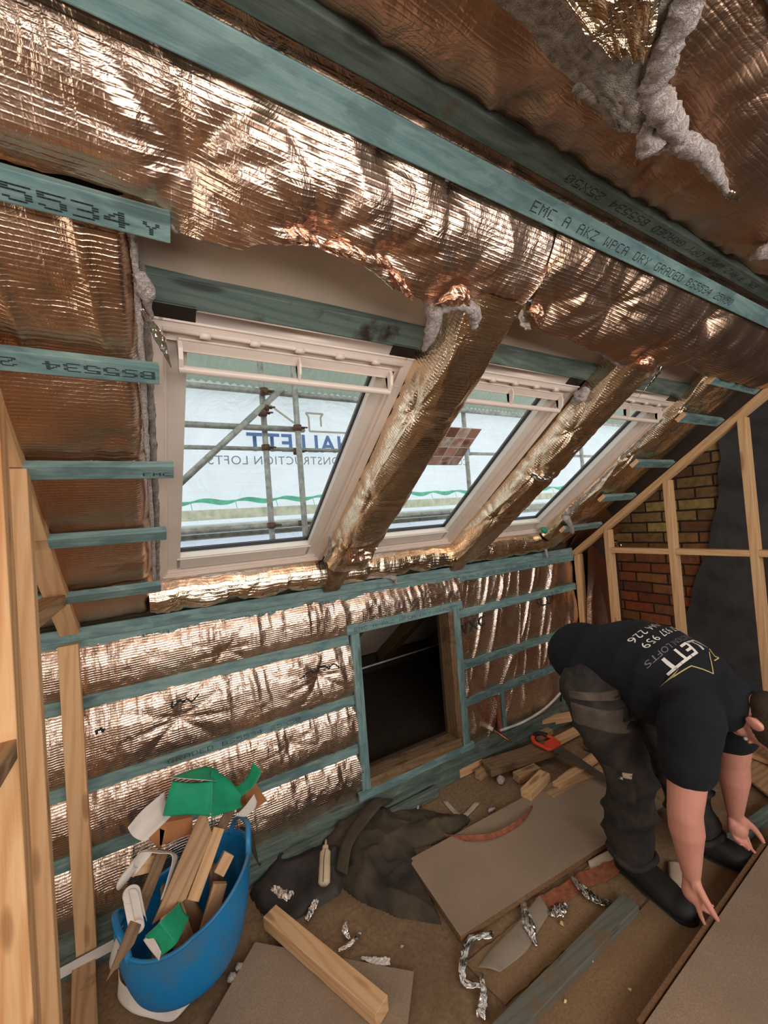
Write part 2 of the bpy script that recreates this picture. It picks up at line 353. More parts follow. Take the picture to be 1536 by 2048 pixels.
def brickmat():
    t = NT('old_mixed_stock_brick'); tc = t.n('ShaderNodeTexCoord')
    sx = t.n('ShaderNodeSeparateXYZ'); t.l(tc.outputs['Object'], sx.inputs[0]); cb = t.n('ShaderNodeCombineXYZ'); t.l(sx.outputs['Y'], cb.inputs[0]); t.l(sx.outputs['Z'], cb.inputs[1])
    br = t.n('ShaderNodeTexBrick', offset=0.5); br.inputs['Scale'].default_value = 1.0; br.inputs['Brick Width'].default_value = 0.235; br.inputs['Row Height'].default_value = 0.082
    br.inputs['Mortar Size'].default_value = 0.007; br.inputs['Mortar Smooth'].default_value = 0.3; br.inputs['Bias'].default_value = 0.0
    br.inputs['Color1'].default_value = (0, 0, 0, 1); br.inputs['Color2'].default_value = (1, 1, 1, 1); br.inputs['Mortar'].default_value = (0.5, 0.5, 0.5, 1)
    wob = t.noise(cb.outputs[0], 6, 2); va = t.n('ShaderNodeVectorMath', operation='MULTIPLY_ADD'); va.inputs[1].default_value = (0.012, 0.012, 0); 
    cw = t.n('ShaderNodeCombineXYZ'); t.l(wob, cw.inputs[0]); t.l(wob, cw.inputs[1]); t.l(cw.outputs[0], va.inputs[0]); t.l(cb.outputs[0], va.inputs[2])
    t.l(va.outputs[0], br.inputs['Vector'])
    hgt = t.n('ShaderNodeMapRange'); hgt.inputs[1].default_value = 0.85; hgt.inputs[2].default_value = 1.35; t.l(sx.outputs['Z'], hgt.inputs[0])
    red = t.ramp(br.outputs['Color'], [(0.0, S((120, 62, 38))), (0.45, S((168, 84, 46))), (0.8, S((150, 100, 58))), (1.0, S((104, 60, 42)))])
    yel = t.ramp(br.outputs['Color'], [(0.0, S((120, 92, 52))), (0.4, S((140, 104, 66))), (0.75, S((186, 160, 92))), (1.0, S((110, 66, 44)))])
    c = t.mix(hgt.outputs[0], red, yel)
    gr = t.noise(tc.outputs['Object'], 22, 4, 0.7); c = t.mix(t.ramp(gr, [(0.4, (0, 0, 0, 1)), (0.75, (0.7, 0.7, 0.7, 1))]), c, S((70, 50, 36)))
    c = t.mix(br.outputs['Fac'], c, S((52, 36, 24)))
    inv = t.n('ShaderNodeMath', operation='SUBTRACT', i_0=1.0); t.l(br.outputs['Fac'], inv.inputs[1])
    return t.set(Base_Color=c, Roughness=0.9, Normal=t.bump(inv.outputs[0], 0.9, 0.01, t.bump(gr, 0.5, 0.006)))
M['brick'] = brickmat()
M['render'] = plain('dark_sooty_render', (78, 76, 74), 0.9, 0, 5, 0.5, 0.006, c2=(50, 48, 46), detail=6)
def glass():
    t = NT('clear_glazing'); g = t.n('ShaderNodeBsdfGlossy'); g.inputs['Roughness'].default_value = 0.01; tr = t.n('ShaderNodeBsdfTransparent'); tr.inputs[0].default_value = (0.96, 0.98, 0.98, 1)
    fr = t.n('ShaderNodeLayerWeight'); fr.inputs[0].default_value = 0.35; pw = t.n('ShaderNodeMath', operation='POWER', i_1=4.0); t.l(fr.outputs['Facing'], pw.inputs[0]); ad = t.n('ShaderNodeMath', operation='MULTIPLY_ADD', i_1=0.4, i_2=0.02); t.l(pw.outputs[0], ad.inputs[0]); mx = t.n('ShaderNodeMixShader'); t.l(ad.outputs[0], mx.inputs[0]); t.l(tr.outputs[0], mx.inputs[1]); t.l(g.outputs[0], mx.inputs[2]); t.l(mx.outputs[0], t.out.inputs[0]); return t.m
M['glass'] = glass()
def sheet(name, col, tl=0.6, wrinkle=0.5):
    t = NT(name); v = t.coord('Object', (1, 1, 1)); d = t.n('ShaderNodeBsdfDiffuse'); tr = t.n('ShaderNodeBsdfTranslucent')
    a = t.noise(v, 2.2, 4, 0.6, 0.8); st = t.noise(t.coord('Object', (0.6, 1, 22)), 3, 2)
    c = t.ramp(a, [(0.3, S(tuple(x * 0.955 for x in col))), (0.7, S(col))]); c = t.mix(0.1, c, t.ramp(st, [(0.4, S(tuple(x * 0.8 for x in col))), (0.6, S(col))]))
    t.l(c, d.inputs[0]); t.l(c, tr.inputs[0]); nb = t.bump(a, wrinkle, 0.2); t.l(nb, d.inputs['Normal']); t.l(nb, tr.inputs['Normal'])
    mx = t.n('ShaderNodeMixShader'); mx.inputs[0].default_value = tl; t.l(d.outputs[0], mx.inputs[1]); t.l(tr.outputs[0], mx.inputs[2]); t.l(mx.outputs[0], t.out.inputs[0]); return t.m
M['sheet'] = sheet('white_scaffold_sheeting', (240, 246, 248))
M['sheet_blue'] = sheet('pale_blue_sheeting', (232, 240, 252), 0.6)
M['polyc'] = sheet('translucent_corrugated_roofing', (176, 184, 166), 0.6)
M['plank'] = plain('pale_scaffold_board', (232, 230, 204), 0.8)

# ------------------------------------------------------------------ lettering
GLY = {'E': '11111 10000 10000 11110 10000 10000 11111', 'M': '10001 11011 10101 10101 10001 10001 10001', 'C': '01111 10000 10000 10000 10000 10000 01111',
 'A': '01110 10001 10001 11111 10001 10001 10001', 'K': '10001 10010 10100 11000 10100 10010 10001', 'Z': '11111 00001 00010 00100 01000 10000 11111',
 'W': '10001 10001 10001 10101 10101 11011 10001', 'P': '11110 10001 10001 11110 10000 10000 10000', 'D': '11110 10001 10001 10001 10001 10001 11110',
 'R': '11110 10001 10001 11110 10100 10010 10001', 'Y': '10001 10001 01010 00100 00100 00100 00100', 'G': '01111 10000 10000 10011 10001 10001 01111',
 'B': '11110 10001 10001 11110 10001 10001 11110', 'S': '01111 10000 10000 01110 00001 00001 11110', '5': '11111 10000 11110 00001 00001 10001 01110',
 '3': '11110 00001 00001 01110 00001 00001 11110', '4': '00010 00110 01010 10010 11111 00010 00010', '2': '01110 10001 00001 00110 01000 10000 11111',
 'X': '10001 10001 01010 00100 01010 10001 10001', '0': '01110 10001 10011 10101 11001 10001 01110', '6': '01110 10000 10000 11110 10001 10001 01110',
 'U': '10001 10001 10001 10001 10001 10001 01110', ' ': '0 0 0 0 0 0 0'}
STAMP = 'EMC A AKZ WPCA DRY GRADED BS5534 25X50'
def dots(parent, origin, xdir, ydir, text, h, pitch, mat, name='stamped_lettering', dash=1.0):
    """dot matrix stamp on a face; origin is the lower left of the first letter"""
    xd, yd = Vector(xdir).normalized(), Vector(ydir).normalized(); nd = xd.cross(yd)
    bm = bmesh.new(); cell = h / 7; cw = pitch / 6.3
    o0 = Vector(origin) + nd * 0.0006
    for i, ch in enumerate(text):
        rows = GLY.get(ch, GLY[' ']).split()
        for r, row in enumerate(rows):
            for c_, b in enumerate(row):
                if b == '1':
                    q = o0 + xd * (i * pitch + c_ * cw) + yd * ((6 - r) * cell)
                    a, b2 = cw * 0.42 * dash, cell * 0.36
                    vs = [bm.verts.new(q + xd * sx_ * a + yd * sy_ * b2) for sx_, sy_ in ((-1, -1), (1, -1), (1, 1), (-1, 1))]
                    bm.faces.new(vs)
    return bm_obj(name, bm, mat, parent)
def text_mesh(txt, size, spacing=1.0, off=0.0):
    cu = bpy.data.curves.new('t', 'FONT'); cu.body = txt; cu.size = size; cu.space_character = spacing; cu.offset = off; cu.resolution_u = 3
    ob = bpy.data.objects.new('t', cu); COL.objects.link(ob); bpy.context.view_layer.update()
    me = bpy.data.meshes.new_from_object(ob.evaluated_get(bpy.context.evaluated_depsgraph_get())); bpy.data.objects.remove(ob)
    return me

# ------------------------------------------------------------------ the setting
XL, XR = -1.75, 3.5
def struct(name, boxes, mat, smooth=False):
    bm = bmesh.new()
    for c, s, R in boxes: add_box(bm, c, s, R)
    return tag(bm_obj(name, bm, mat, None, smooth), kind='structure')
struct('floor', [((0.9, 0.2, -0.03), (5.4, 3.72, 0.06), None)], M['floor'])
def slope_box(x0, x1, s0, s1, h0, h1):
    c = SP((x0 + x1) / 2, (s0 + s1) / 2, (h0 + h1) / 2); return (c, (x1 - x0, s1 - s0, abs(h1 - h0)), ROT_SLOPE.to_3x3() if False else ROT_SLOPE)
WINX = [(0.032, 0.757), (0.880, 1.607), (1.700, 2.425)]; WS0, WS1 = 0.145, 1.285
bx = []
edges = [XL - 0.05] + [v for w in WINX for v in w] + [XR + 0.05]
for k in range(0, len(edges), 2): bx.append(slope_box(edges[k], edges[k + 1], WS0, WS1, -0.20, -0.15))
bx.append(slope_box(XL - 0.05, XR + 0.05, -2.0, WS0, -0.20, -0.15)); bx.append(slope_box(XL - 0.05, XR + 0.05, WS1, 1.96, -0.20, -0.15))
struct('ceiling_slope', bx, M['board'])
struct('ceiling', [((0.9, -0.66, 2.40), (5.4, 2.3, 0.06), None)], M['board'])
struct('wall_front', [((-0.43, 2.09, 0.66), (2.66, 0.03, 1.36), None), ((2.55, 2.09, 0.66), (1.95, 0.03, 1.36), None), ((1.23, 2.09, 1.17), (0.76, 0.03, 0.34), None), ((1.23, 2.09, 0.10), (0.76, 0.03, 0.2), None)], M['board'])
def gable(name, x0, x1, mat):
    bm = bmesh.new(); pr = [(-1.66, 0), (2.07, 0), (2.07, 1.36), (0.62, 2.43), (-1.66, 2.43)]
    A = [bm.verts.new((x0, y, z)) for y, z in pr]; B = [bm.verts.new((x1, y, z)) for y, z in pr]
    bm.faces.new(A); bm.faces.new(B[::-1])
    for i in range(5): bm.faces.new((A[(i + 1) % 5], A[i], B[i], B[(i + 1) % 5]))
    bmesh.ops.recalc_face_normals(bm, faces=bm.faces); return tag(bm_obj(name, bm, mat), kind='structure')
gable('wall_left', XL - 0.055, XL - 0.005, M['board'])
struct('wall_back', [((-1.35, -1.62, 1.2), (0.9, 0.05, 2.4), None), ((3.05, -1.62, 1.2), (0.95, 0.05, 2.4), None), ((0.9, -1.62, 2.32), (3.6, 0.05, 0.26), None), ((0.9, -1.62, 0.55), (3.6, 0.05, 1.1), None)], M['board'])
gable('wall_right', XR, XR + 0.10, M['brick'])
# eaves void seen through the hatch
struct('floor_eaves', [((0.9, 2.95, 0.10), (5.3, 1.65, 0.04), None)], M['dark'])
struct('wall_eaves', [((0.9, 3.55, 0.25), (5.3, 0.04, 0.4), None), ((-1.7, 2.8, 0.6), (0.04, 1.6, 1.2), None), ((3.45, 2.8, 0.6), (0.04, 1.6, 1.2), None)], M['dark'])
# soot-dark render of the chimney breast on the brick wall (tapering upwards)
bm = bmesh.new()
prof = [(2.35, 0.98), (2.05, 1.20), (1.75, 1.24), (1.45, 1.28), (1.25, 1.33), (1.0, 1.42), (0.7, 1.52), (0.3, 1.58), (0.0, 1.66)]
n = 26; zz = np.linspace(2.4, 0.0, n); yy = np.interp(-zz, [-p[0] for p in prof], [p[1] for p in prof]) + 0.025 * (np.array([_tab[3, k] for k in range(n)]) - 0.5)
L0 = [bm.verts.new((XR - 0.022, y, z)) for y, z in zip(yy, zz)]; L1 = [bm.verts.new((XR - 0.022, -1.6, z)) for z in zz]; L2 = [bm.verts.new((XR + 0.01, y + 0.012, z)) for y, z in zip(yy, zz)]
for k in range(n - 1): bm.faces.new((L0[k], L0[k + 1], L1[k + 1], L1[k])); bm.faces.new((L2[k], L2[k + 1], L0[k + 1], L0[k]))
bm.normal_update()
tag(bm_obj('trim_1', bm, M['render']), kind='structure')

# ------------------------------------------------------------------ windows
def frame_boxes(bm, x0, x1, s0, s1, w, h0, h1, bev=0.004, wt=None, wb=None):
    wt = wt or w; wb = wb or w
    for (a, b, c, d) in ((x0, x0 + w, s0, s1), (x1 - w, x1, s0, s1), (x0 + w, x1 - w, s1 - wt, s1), (x0 + w, x1 - w, s0, s0 + wb)):
        c_, s_, R = slope_box(a, b, c, d, h0, h1); add_box(bm, c_, s_, R, bev)
def window(k, x0, x1):
    bm = bmesh.new(); frame_boxes(bm, x0, x1, WS0, WS1, 0.026, -0.20, -0.100)
    fr = tag(bm_obj('window_%d' % k, bm, M['white']), kind='structure')
    bm = bmesh.new()
    frame_boxes(bm, x0 + 0.024, x1 - 0.024, WS0 + 0.024, WS1 - 0.024, 0.012, -0.20, -0.112, 0.002, wt=0.03)
    bm_obj('frame_rebate', bm, M['white'], fr)
    # top rail profile with its moulding and clips
    bm = bmesh.new()
    c_, s_, R = slope_box(x0 + 0.002, x1 - 0.002, WS1 - 0.004, WS1 + 0.03, -0.16, -0.104); add_box(bm, c_, s_, R, 0.004)
    tube(bm, [SP(x0 + 0.03, WS1 - 0.022, -0.098), SP(x1 - 0.03, WS1 - 0.022, -0.098)], 0.006, 8)
    for q in range(5):
        xx = x0 + 0.12 + q * (x1 - x0 - 0.2) / 4.4; tube(bm, [SP(xx - 0.012, WS1 - 0.024, -0.095), SP(xx + 0.012, WS1 - 0.024, -0.095)], 0.0085, 8)
    bm_obj('top_cover', bm, M['white'], fr, True)
    # sash
    bm = bmesh.new(); a0, a1, b0, b1 = x0 + 0.040, x1 - 0.040, WS0 + 0.036, WS1 - 0.030
    frame_boxes(bm, a0, a1, b0, b1, 0.040, -0.175, -0.128, 0.006, wt=0.045, wb=0.074)
    sa = bm_obj('sash', bm, M['sash'], fr)
    bm = bmesh.new(); frame_boxes(bm, a0 + 0.036, a1 - 0.036, b0 + 0.070, b1 - 0.041, 0.008, -0.180, -0.161, 0.001)
    bm_obj('gasket', bm, M['gasket'], sa)
    bm = bmesh.new(); c_, s_, R = slope_box(a0 + 0.02, a1 - 0.02, b0 + 0.03, b1 - 0.03, -0.172, -0.166); add_box(bm, c_, s_, R)
    bm_obj('glass', bm, M['glass'], sa)
    # ventilation bar: curved end cheeks, a top plate and a round grip
    bm = bmesh.new(); va, vb = x0 + 0.066, x1 - 0.062; vs = WS1 - 0.045
    def cheek(xc, w=0.010):
        pr = [(0.0, -0.128), (0.0, -0.108), (-0.010, -0.082), (-0.030, -0.064), (-0.058, -0.058), (-0.068, -0.066), (-0.060, -0.076), (-0.040, -0.080), (-0.026, -0.094), (-0.022, -0.128)]
        A = [bm.verts.new(SP(xc - w / 2, vs + p, q)) for p, q in pr]; B = [bm.verts.new(SP(xc + w / 2, vs + p, q)) for p, q in pr]
        nn = len(pr)
        for i in range(nn): bm.faces.new((A[i], A[(i + 1) % nn], B[(i + 1) % nn], B[i]))
        bmesh.ops.triangulate(bm, faces=[bm.faces.new(A[::-1]), bm.faces.new(B)])
    for xc in (va, vb): cheek(xc)
    cheek((va + vb) / 2 + 0.0, 0.006)
    c_, s_, R = slope_box(va, vb, vs - 0.028, vs + 0.002, -0.118, -0.100); add_box(bm, c_, s_, R, 0.003)
    tube(bm, [SP(va - 0.004, vs - 0.058, -0.066), SP(vb + 0.004, vs - 0.058, -0.066)], [(0.010, 0.010)] * 2, 14)
    bm.normal_update()
    o = bm_obj('ventilation_bar', bm, M['white'], sa)
    # brackets in the top corners
    for xx, w in ((x0 + 0.055, 0.085), (x1 - 0.045, 0.085)):
        bm = bmesh.new(); c_, s_, R = slope_box(xx - w / 2, xx + w / 2, WS1 + 0.004, WS1 + 0.040, -0.1045, -0.100); add_box(bm, c_, s_, R, 0.001); bm_obj('corner_bracket', bm, M['steel'], fr)
    bm = bmesh.new(); c_, s_, R = slope_box(x1 - 0.022, x1 - 0.008, WS1 - 0.13, WS1 - 0.10, -0.1005, -0.0995); add_box(bm, c_, s_, R, 0.002)
    for q in (0.3, 0.6, 0.9): c_, s_, R = slope_box(x0 + 0.009, x0 + 0.015, WS0 + q, WS0 + q + 0.006, -0.1005, -0.0985); add_box(bm, c_, s_, R)
    bm_obj('screw_caps', bm, M['sash'], fr)
    return fr
for k, (a, b) in enumerate(WINX): window(k + 1, a, b)
# printed sticker on the middle pane: 4 x 4 photo grid and a blue basket field
sk = empty('window_sticker', SP(1.19, 0.90, -0.163), 'printed photo-grid sticker with a blue trolley square on the middle window', 'sticker')
bm = bmesh.new(); c_, s_, R = slope_box(1.065, 1.31, 0.76, 0.985, -0.1655, -0.1640); add_box(bm, c_, s_, R); bm_obj('sticker_sheet', bm, M['txt_white'], sk)
cellc = [(172, 130, 116), (206, 190, 176), (140, 96, 84), (188, 156, 140), (150, 132, 120), (214, 204, 196), (126, 84, 70), (192, 132, 116)]
for i in range(4):
    for j in range(4):
        a = 1.068 + i * 0.061; b = 0.763 + j * 0.0558
        bm = bmesh.new(); c_, s_, R = slope_box(a, a + 0.057, b, b + 0.052, -0.1640, -0.1632); add_box(bm, c_, s_, R)
        if (i, j) == (0, 2): mt = M['ink_blue']
        else:
            c1 = cellc[(i * 3 + j * 5) % 8]; c2 = cellc[(i * 5 + j * 2 + 3) % 8]; key = 'sticker_photo_%d_%d' % (i, j); mt = plain(key, c1, 0.4, 0, 26, 0, 0.001, c2=c2, detail=1)
        bm_obj('photo_square', bm, mt, sk)
bm = bmesh.new(); P = lambda u, v: SP(1.068 + u * 0.057, 0.8746 + v * 0.052, -0.1628)
for a, b in (((0.2, 0.72), (0.32, 0.72)), ((0.32, 0.72), (0.42, 0.4)), ((0.42, 0.4), (0.75, 0.4)), ((0.75, 0.4), (0.82, 0.64)), ((0.82, 0.64), (0.36, 0.64)), ((0.44, 0.24), (0.5, 0.24)), ((0.68, 0.24), (0.74, 0.24)), ((0.40, 0.52), (0.78, 0.52))): tube(bm, [P(*a), P(*b)], 0.0012, 5)
bm_obj('trolley_icon', bm, M['txt_white'], sk)

# ------------------------------------------------------------------ outside: scaffold and sheeting
def sheet_grid(name, x0, x1, z0, z1, y, mat, label, amp=0.03):
    u, v = np.meshgrid(np.linspace(x0, x1, 90), np.linspace(z0, z1, 60), indexing='ij')
    yy = y + amp * (fbm(u * 0.8, v * 0.5, 3) - 0.5) * 2 + amp * 0.4 * ridge(u * 1.1 + v * 0.4, v * 0.35, 3)
    return tag(grid_mesh(name, np.stack([u, yy, v], -1), 89, 59, np.stack([u, v], -1), mat), label, 'sheeting')
SHY = 4.2
sh = sheet_grid('scaffold_sheeting', -2.5, 12.5, 1.52, 4.6, SHY, M['sheet'], 'white printed sheeting laced to the scaffold outside the windows')
def logo(x_right, sc):
    """mirrored lettering read from behind the sheet; x_right is where its first letter starts"""
    items = []
    me = text_mesh('HALLETT', 0.262 * sc, 1.13, 0.006); items.append((me, 0.0, 2.375, 'ink_blue'))
    me2 = text_mesh('CONSTRUCTION LOFTS', 0.125 * sc, 1.10, 0.0); items.append((me2, 0.07, 2.235, 'ink_grey'))
    for me, dx, z, m in items:
        for v in me.vertices: v.co = Vector((x_right - dx - v.co.x, SHY - 0.045, z + v.co.y))
        link('printed_name', me, M[m], sh)
    bm = bmesh.new(); X = lambda u: x_right - u
    pts = [(1.40, 2.60), (1.28, 2.60), (0.93, 2.82), (0.60, 2.60), (0.60, 2.62)]
    pts = [(0.02, 2.60), (0.50, 2.60), (0.50, 2.76), (0.53, 2.80), (0.33, 2.80), (0.36, 2.76), (0.36, 2.66)]
    roof = [(0.55, 2.60), (0.92, 2.86), (1.22, 2.63)]
    for pl in (pts, roof):
        for (a, b), (c, d) in zip(pl[:-1], pl[1:]): tube(bm, [(X(a), SHY - 0.045, b), (X(c), SHY - 0.045, d)], 0.011, 4)
    bm_obj('printed_house_outline', bm, M['ink_gold'], sh)
logo(2.10, 1.0); logo(3.92, 1.0)
sheet_grid('lower_sheeting', -2.5, 12.5, 0.2, 1.66, 4.05, M['sheet_blue'], 'pale bluish sheeting below the scaffold boards outside', 0.05)
def stube(p0, p1, label, r=0.024):
    o = tube_obj('scaffold_tube', [p0, p1], r, M['galv'], None, 12); return tag(o, label, 'scaffold tube')
ty = 3.25
g0 = stube((-2.4, ty, 2.68), (12, ty, 2.68), 'uppermost level scaffold rail seen through the windows')
stube((-2.4, ty, 2.385), (1.20, ty, 2.385), 'middle scaffold rail ending just past the right-hand upright in the left window')
stube((-2.4, 3.35, 2.235), (12, 3.35, 2.235), 'thin dark lower scaffold rail with cable ties', 0.017)
stube((0.885, 3.30, 0.3), (0.885, 3.30, 3.6), 'left upright scaffold pole behind the diagonal brace')
stube((1.13, 3.20, 0.3), (1.13, 3.20, 3.6), 'right upright scaffold pole in the left window')
stube((0.02, 3.22, 1.74), (1.03, 3.22, 2.71), 'diagonal scaffold brace crossing the left window')
for x in (3.05, 5.1, 7.2, 9.3): stube((x, 3.30, 0.3), (x, 3.30, 3.6), {3.05: 'upright scaffold pole in the middle window', 5.1: 'upright scaffold pole nearest the right edge of the middle window', 7.2: 'upright scaffold pole seen through the far right window', 9.3: 'farthest upright scaffold pole'}[x])
stube((-2.4, 3.35, 1.60), (12, 3.35, 1.60), 'scaffold ledger carrying the boards outside')
stube((-2.4, 3.75, 1.55), (12, 3.75, 1.55), 'second lower scaffold ledger behind the boards')
o = timber('scaffold_board', (-2.4, 3.62, 1.62), (12, 3.62, 1.62), 0.22, 0.04, (0, 0, 1), M['plank'], label='pale scaffold boards run level outside the windows', cat='board')
o = timber('toe_board', (-2.4, 3.9, 1.74), (12, 3.9, 1.74), 0.03, 0.09, (0, 0, 1), M['plank'], label='pale yellowish toe board above the scaffold walkway', cat='board')
for i, (x, y, z, w) in enumerate([(0.885, 3.27, 2.68, 'where the top rail meets the left upright'), (0.86, 3.26, 2.50, 'high on the left upright above the brace'), (0.88, 3.26, 2.545, 'where the brace crosses the left upright'), (1.13, 3.23, 2.385, 'at the end of the middle rail'), (0.885, 3.33, 2.235, 'where the thin rail meets the left upright'), (1.13, 3.28, 2.20, 'on the right upright by the thin rail'), (0.885, 3.33, 1.60, 'on the ledger under the left upright'), (1.13, 3.28, 1.60, 'on the ledger under the right upright')]):
    bm = bmesh.new(); tube(bm, [(x, y - 0.03, z - 0.024), (x, y - 0.03, z + 0.024)], 0.034, 10); add_box(bm, (x + 0.04, y - 0.04, z), (0.035, 0.02, 0.02), None, 0.003); tube(bm, [(x + 0.03, y - 0.06, z), (x + 0.075, y - 0.06, z)], 0.007, 6)
    tag(bm_obj('scaffold_coupler', bm, M['rust'], None, True), 'rusty scaffold coupler ' + w, 'coupler')
# green net strip tied along the walkway
xs = np.linspace(-0.6, 12, 420); bm = bmesh.new(); prev = None
for x in xs:
    z = 1.86 + 0.012 * math.sin(x * 17); w = 0.008 + 0.018 * abs(math.sin(x * 8.3))
    a, b = bm.verts.new((x, 3.95, z + w)), bm.verts.new((x, 3.93, z - w))
    if prev: bm.faces.new((prev[0], a, b, prev[1]))
    prev = (a, b)
for x in np.arange(-0.4, 12, 0.38): tube(bm, [(x, 3.945, 1.86), (x + 0.01, 3.93, 1.78)], 0.003, 4)
tag(bm_obj('debris_net_strip', bm, M['greennet']), 'thin green net strip tied along the scaffold outside', 'net')
# corrugated temporary roof
u, v = np.meshgrid(np.linspace(-2.5, 12.5, 900), np.linspace(0, 1, 8), indexing='ij')
P = np.stack([u, 4.35 - v * 2.2, 2.97 + 0.014 * np.sin(u * 2 * math.pi / 0.076) + v * 1.15], -1)
tag(grid_mesh('corrugated_roof_sheet', P, 899, 7, np.stack([u, v], -1), M['polyc']), 'translucent corrugated temporary roof above the scaffold', 'roof sheet')

# ------------------------------------------------------------------ battens (teal treated timber)
UPY = (0, -1, 0)
def kb(x0, x1, z, label, y=2.0, w=0.05, text=None, mat='teal', group=None, **kw):
    o = timber('batten', (x0, y + 0.011, z + w / 2), (x1, y + 0.011, z + w / 2), w, 0.022, UPY, M[mat], label=label, cat='batten', group=group, **kw)
    if text:
        for (tx, tz, s_, hh, pt) in text: dots(o, (tx, y, z + tz), (1, 0, 0), (0, 0, 1), s_, hh, pt, M['ink'])
    return o
kb(-0.75, 2.87, 1.142, 'long teal batten along the top of the knee wall, under the black joint line', text=[(-0.05, 0.013, 'WPCA DRY GRADED BS5534 25X50', 0.020, 0.031), (1.62, 0.013, STAMP, 0.019, 0.0285)])
kb(-0.75, 2.87, 1.1915, 'long teal batten capping the knee wall just below the foil roll', y=2.004)
kb(-0.75, 0.905, 0.924, 'second teal batten down the knee wall, left of the hatch')
kb(-0.75, 0.915, 0.600, 'third teal batten down the knee wall, left of the hatch', text=[(0.03, 0.013, 'GRADED BS5534 25X50', 0.020, 0.031)])
kb(-0.75, 0.930, 0.340, 'lowest teal batten on the foil left of the hatch', text=[(-0.3, 0.013, 'BS', 0.02, 0.03)])
kb(1.655, 2.87, 0.916, 'second teal batten down the knee wall, right of the hatch', text=[(2.45, 0.013, 'EMC A AKZ', 0.019, 0.0285)])
kb(1.665, 2.87, 0.590, 'third teal batten down the knee wall, right of the hatch', text=[(1.70, 0.013, 'GRADED BS5534 25X50', 0.019, 0.0285)])
kb(1.675, 2.62, 0.360, 'lowest teal batten right of the hatch, above the copper pipe', text=[(2.15, 0.013, 'EMC A AKZ WPCA', 0.019, 0.0285)])
kb(0.888, 1.690, 0.976, 'teal batten across the head of the dark hatch', y=1.978, text=[(0.93, 0.014, 'EMC A AKZ WPCA DRY GRADED', 0.020, 0.0288)])
def vb(x, z0, z1, label, y=1.978, w=0.05, **kw):
    return timber('batten', (x, y + 0.011, z0), (x, y + 0.011, z1), w, 0.022, UPY, M['teal'], label=label, cat='batten', **kw)
vb(0.935, 0.150, 0.976, 'upright teal batten on the left side of the hatch')
o = vb(1.636, 0.118, 1.000, 'upright teal batten on the right side of the hatch', y=1.976)
kb(0.885, 1.69, 0.100, 'teal batten along the foot of the hatch', y=1.972)
vb(2.625, 0.10, 0.42, 'short upright teal batten at the lower right end of the knee wall', y=1.99)
vb(1.985, 0.11, 0.36, 'short upright teal batten beside the orange pine strip', y=1.99, w=0.03)
timber('batten', (1.945, 2.0, 0.12), (1.945, 2.0, 0.36), 0.022, 0.02, UPY, M['bark'], label='short orange-brown pine strip right of the hatch above the pipe', cat='batten')
timber('hatch_jamb', (1.595, 2.03, 0.20), (1.595, 2.03, 0.98), 0.045, 0.10, UPY, M['pine_dark'], label='brown timber jamb lining the right side of the hatch', cat='timber')
timber('hatch_jamb', (0.945, 2.03, 0.20), (0.945, 2.03, 0.98), 0.04, 0.08, UPY, M['pine_dark'], label='narrow brown timber jamb just behind the left upright batten of the hatch', cat='timber')
timber('hatch_sill', (0.93, 2.03, 0.172), (1.60, 2.03, 0.172), 0.10, 0.055, (0, 0, 1), M['pine_dark'], label='dusty brown timber sill at the foot of the hatch', cat='timber')
timber('sole_plate', (-0.75, 2.02, 0.085), (2.87, 2.02, 0.085), 0.10, 0.056, (0, 0, 1), M['teal_dull'], label='upper teal sole plate along the foot of the knee wall', cat='timber')
timber('sole_plate', (-0.75, 1.985, 0.028), (2.87, 1.985, 0.028), 0.10, 0.056, (0, 0, 1), M['teal_dull'], label='lower teal sole plate lying on the floor under the knee wall', cat='timber')
timber('batten', (0.86, 1.90, 0.03), (1.33, 1.90, 0.03), 0.03, 0.05, (0, 0, 1), M['teal_dull'], label='loose teal batten leaning at the wall foot below the hatch', cat='batten')
# eaves rafters and scraps behind the hatch
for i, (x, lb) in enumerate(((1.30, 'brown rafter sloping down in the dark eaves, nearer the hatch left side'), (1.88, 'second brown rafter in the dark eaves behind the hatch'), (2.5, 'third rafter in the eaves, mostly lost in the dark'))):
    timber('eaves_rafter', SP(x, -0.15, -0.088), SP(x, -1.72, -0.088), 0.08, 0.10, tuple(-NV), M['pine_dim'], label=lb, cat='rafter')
tag(tube_obj('electric_cable', [(0.3, 2.9, 0.37), (1.3, 2.95, 0.40), (2.6, 3.0, 0.41)], 0.007, M['conduit']), 'pale cable strung across the dark eaves behind the hatch', 'cable')
bm = bmesh.new(); c_, s_, R = slope_box(1.35, 2.90, -1.72, -0.60, -0.149, -0.145); add_box(bm, c_, s_, R); tag(bm_obj('roof_membrane', bm, M['membrane']), 'grey roof membrane between rafters behind the hatch', 'membrane')
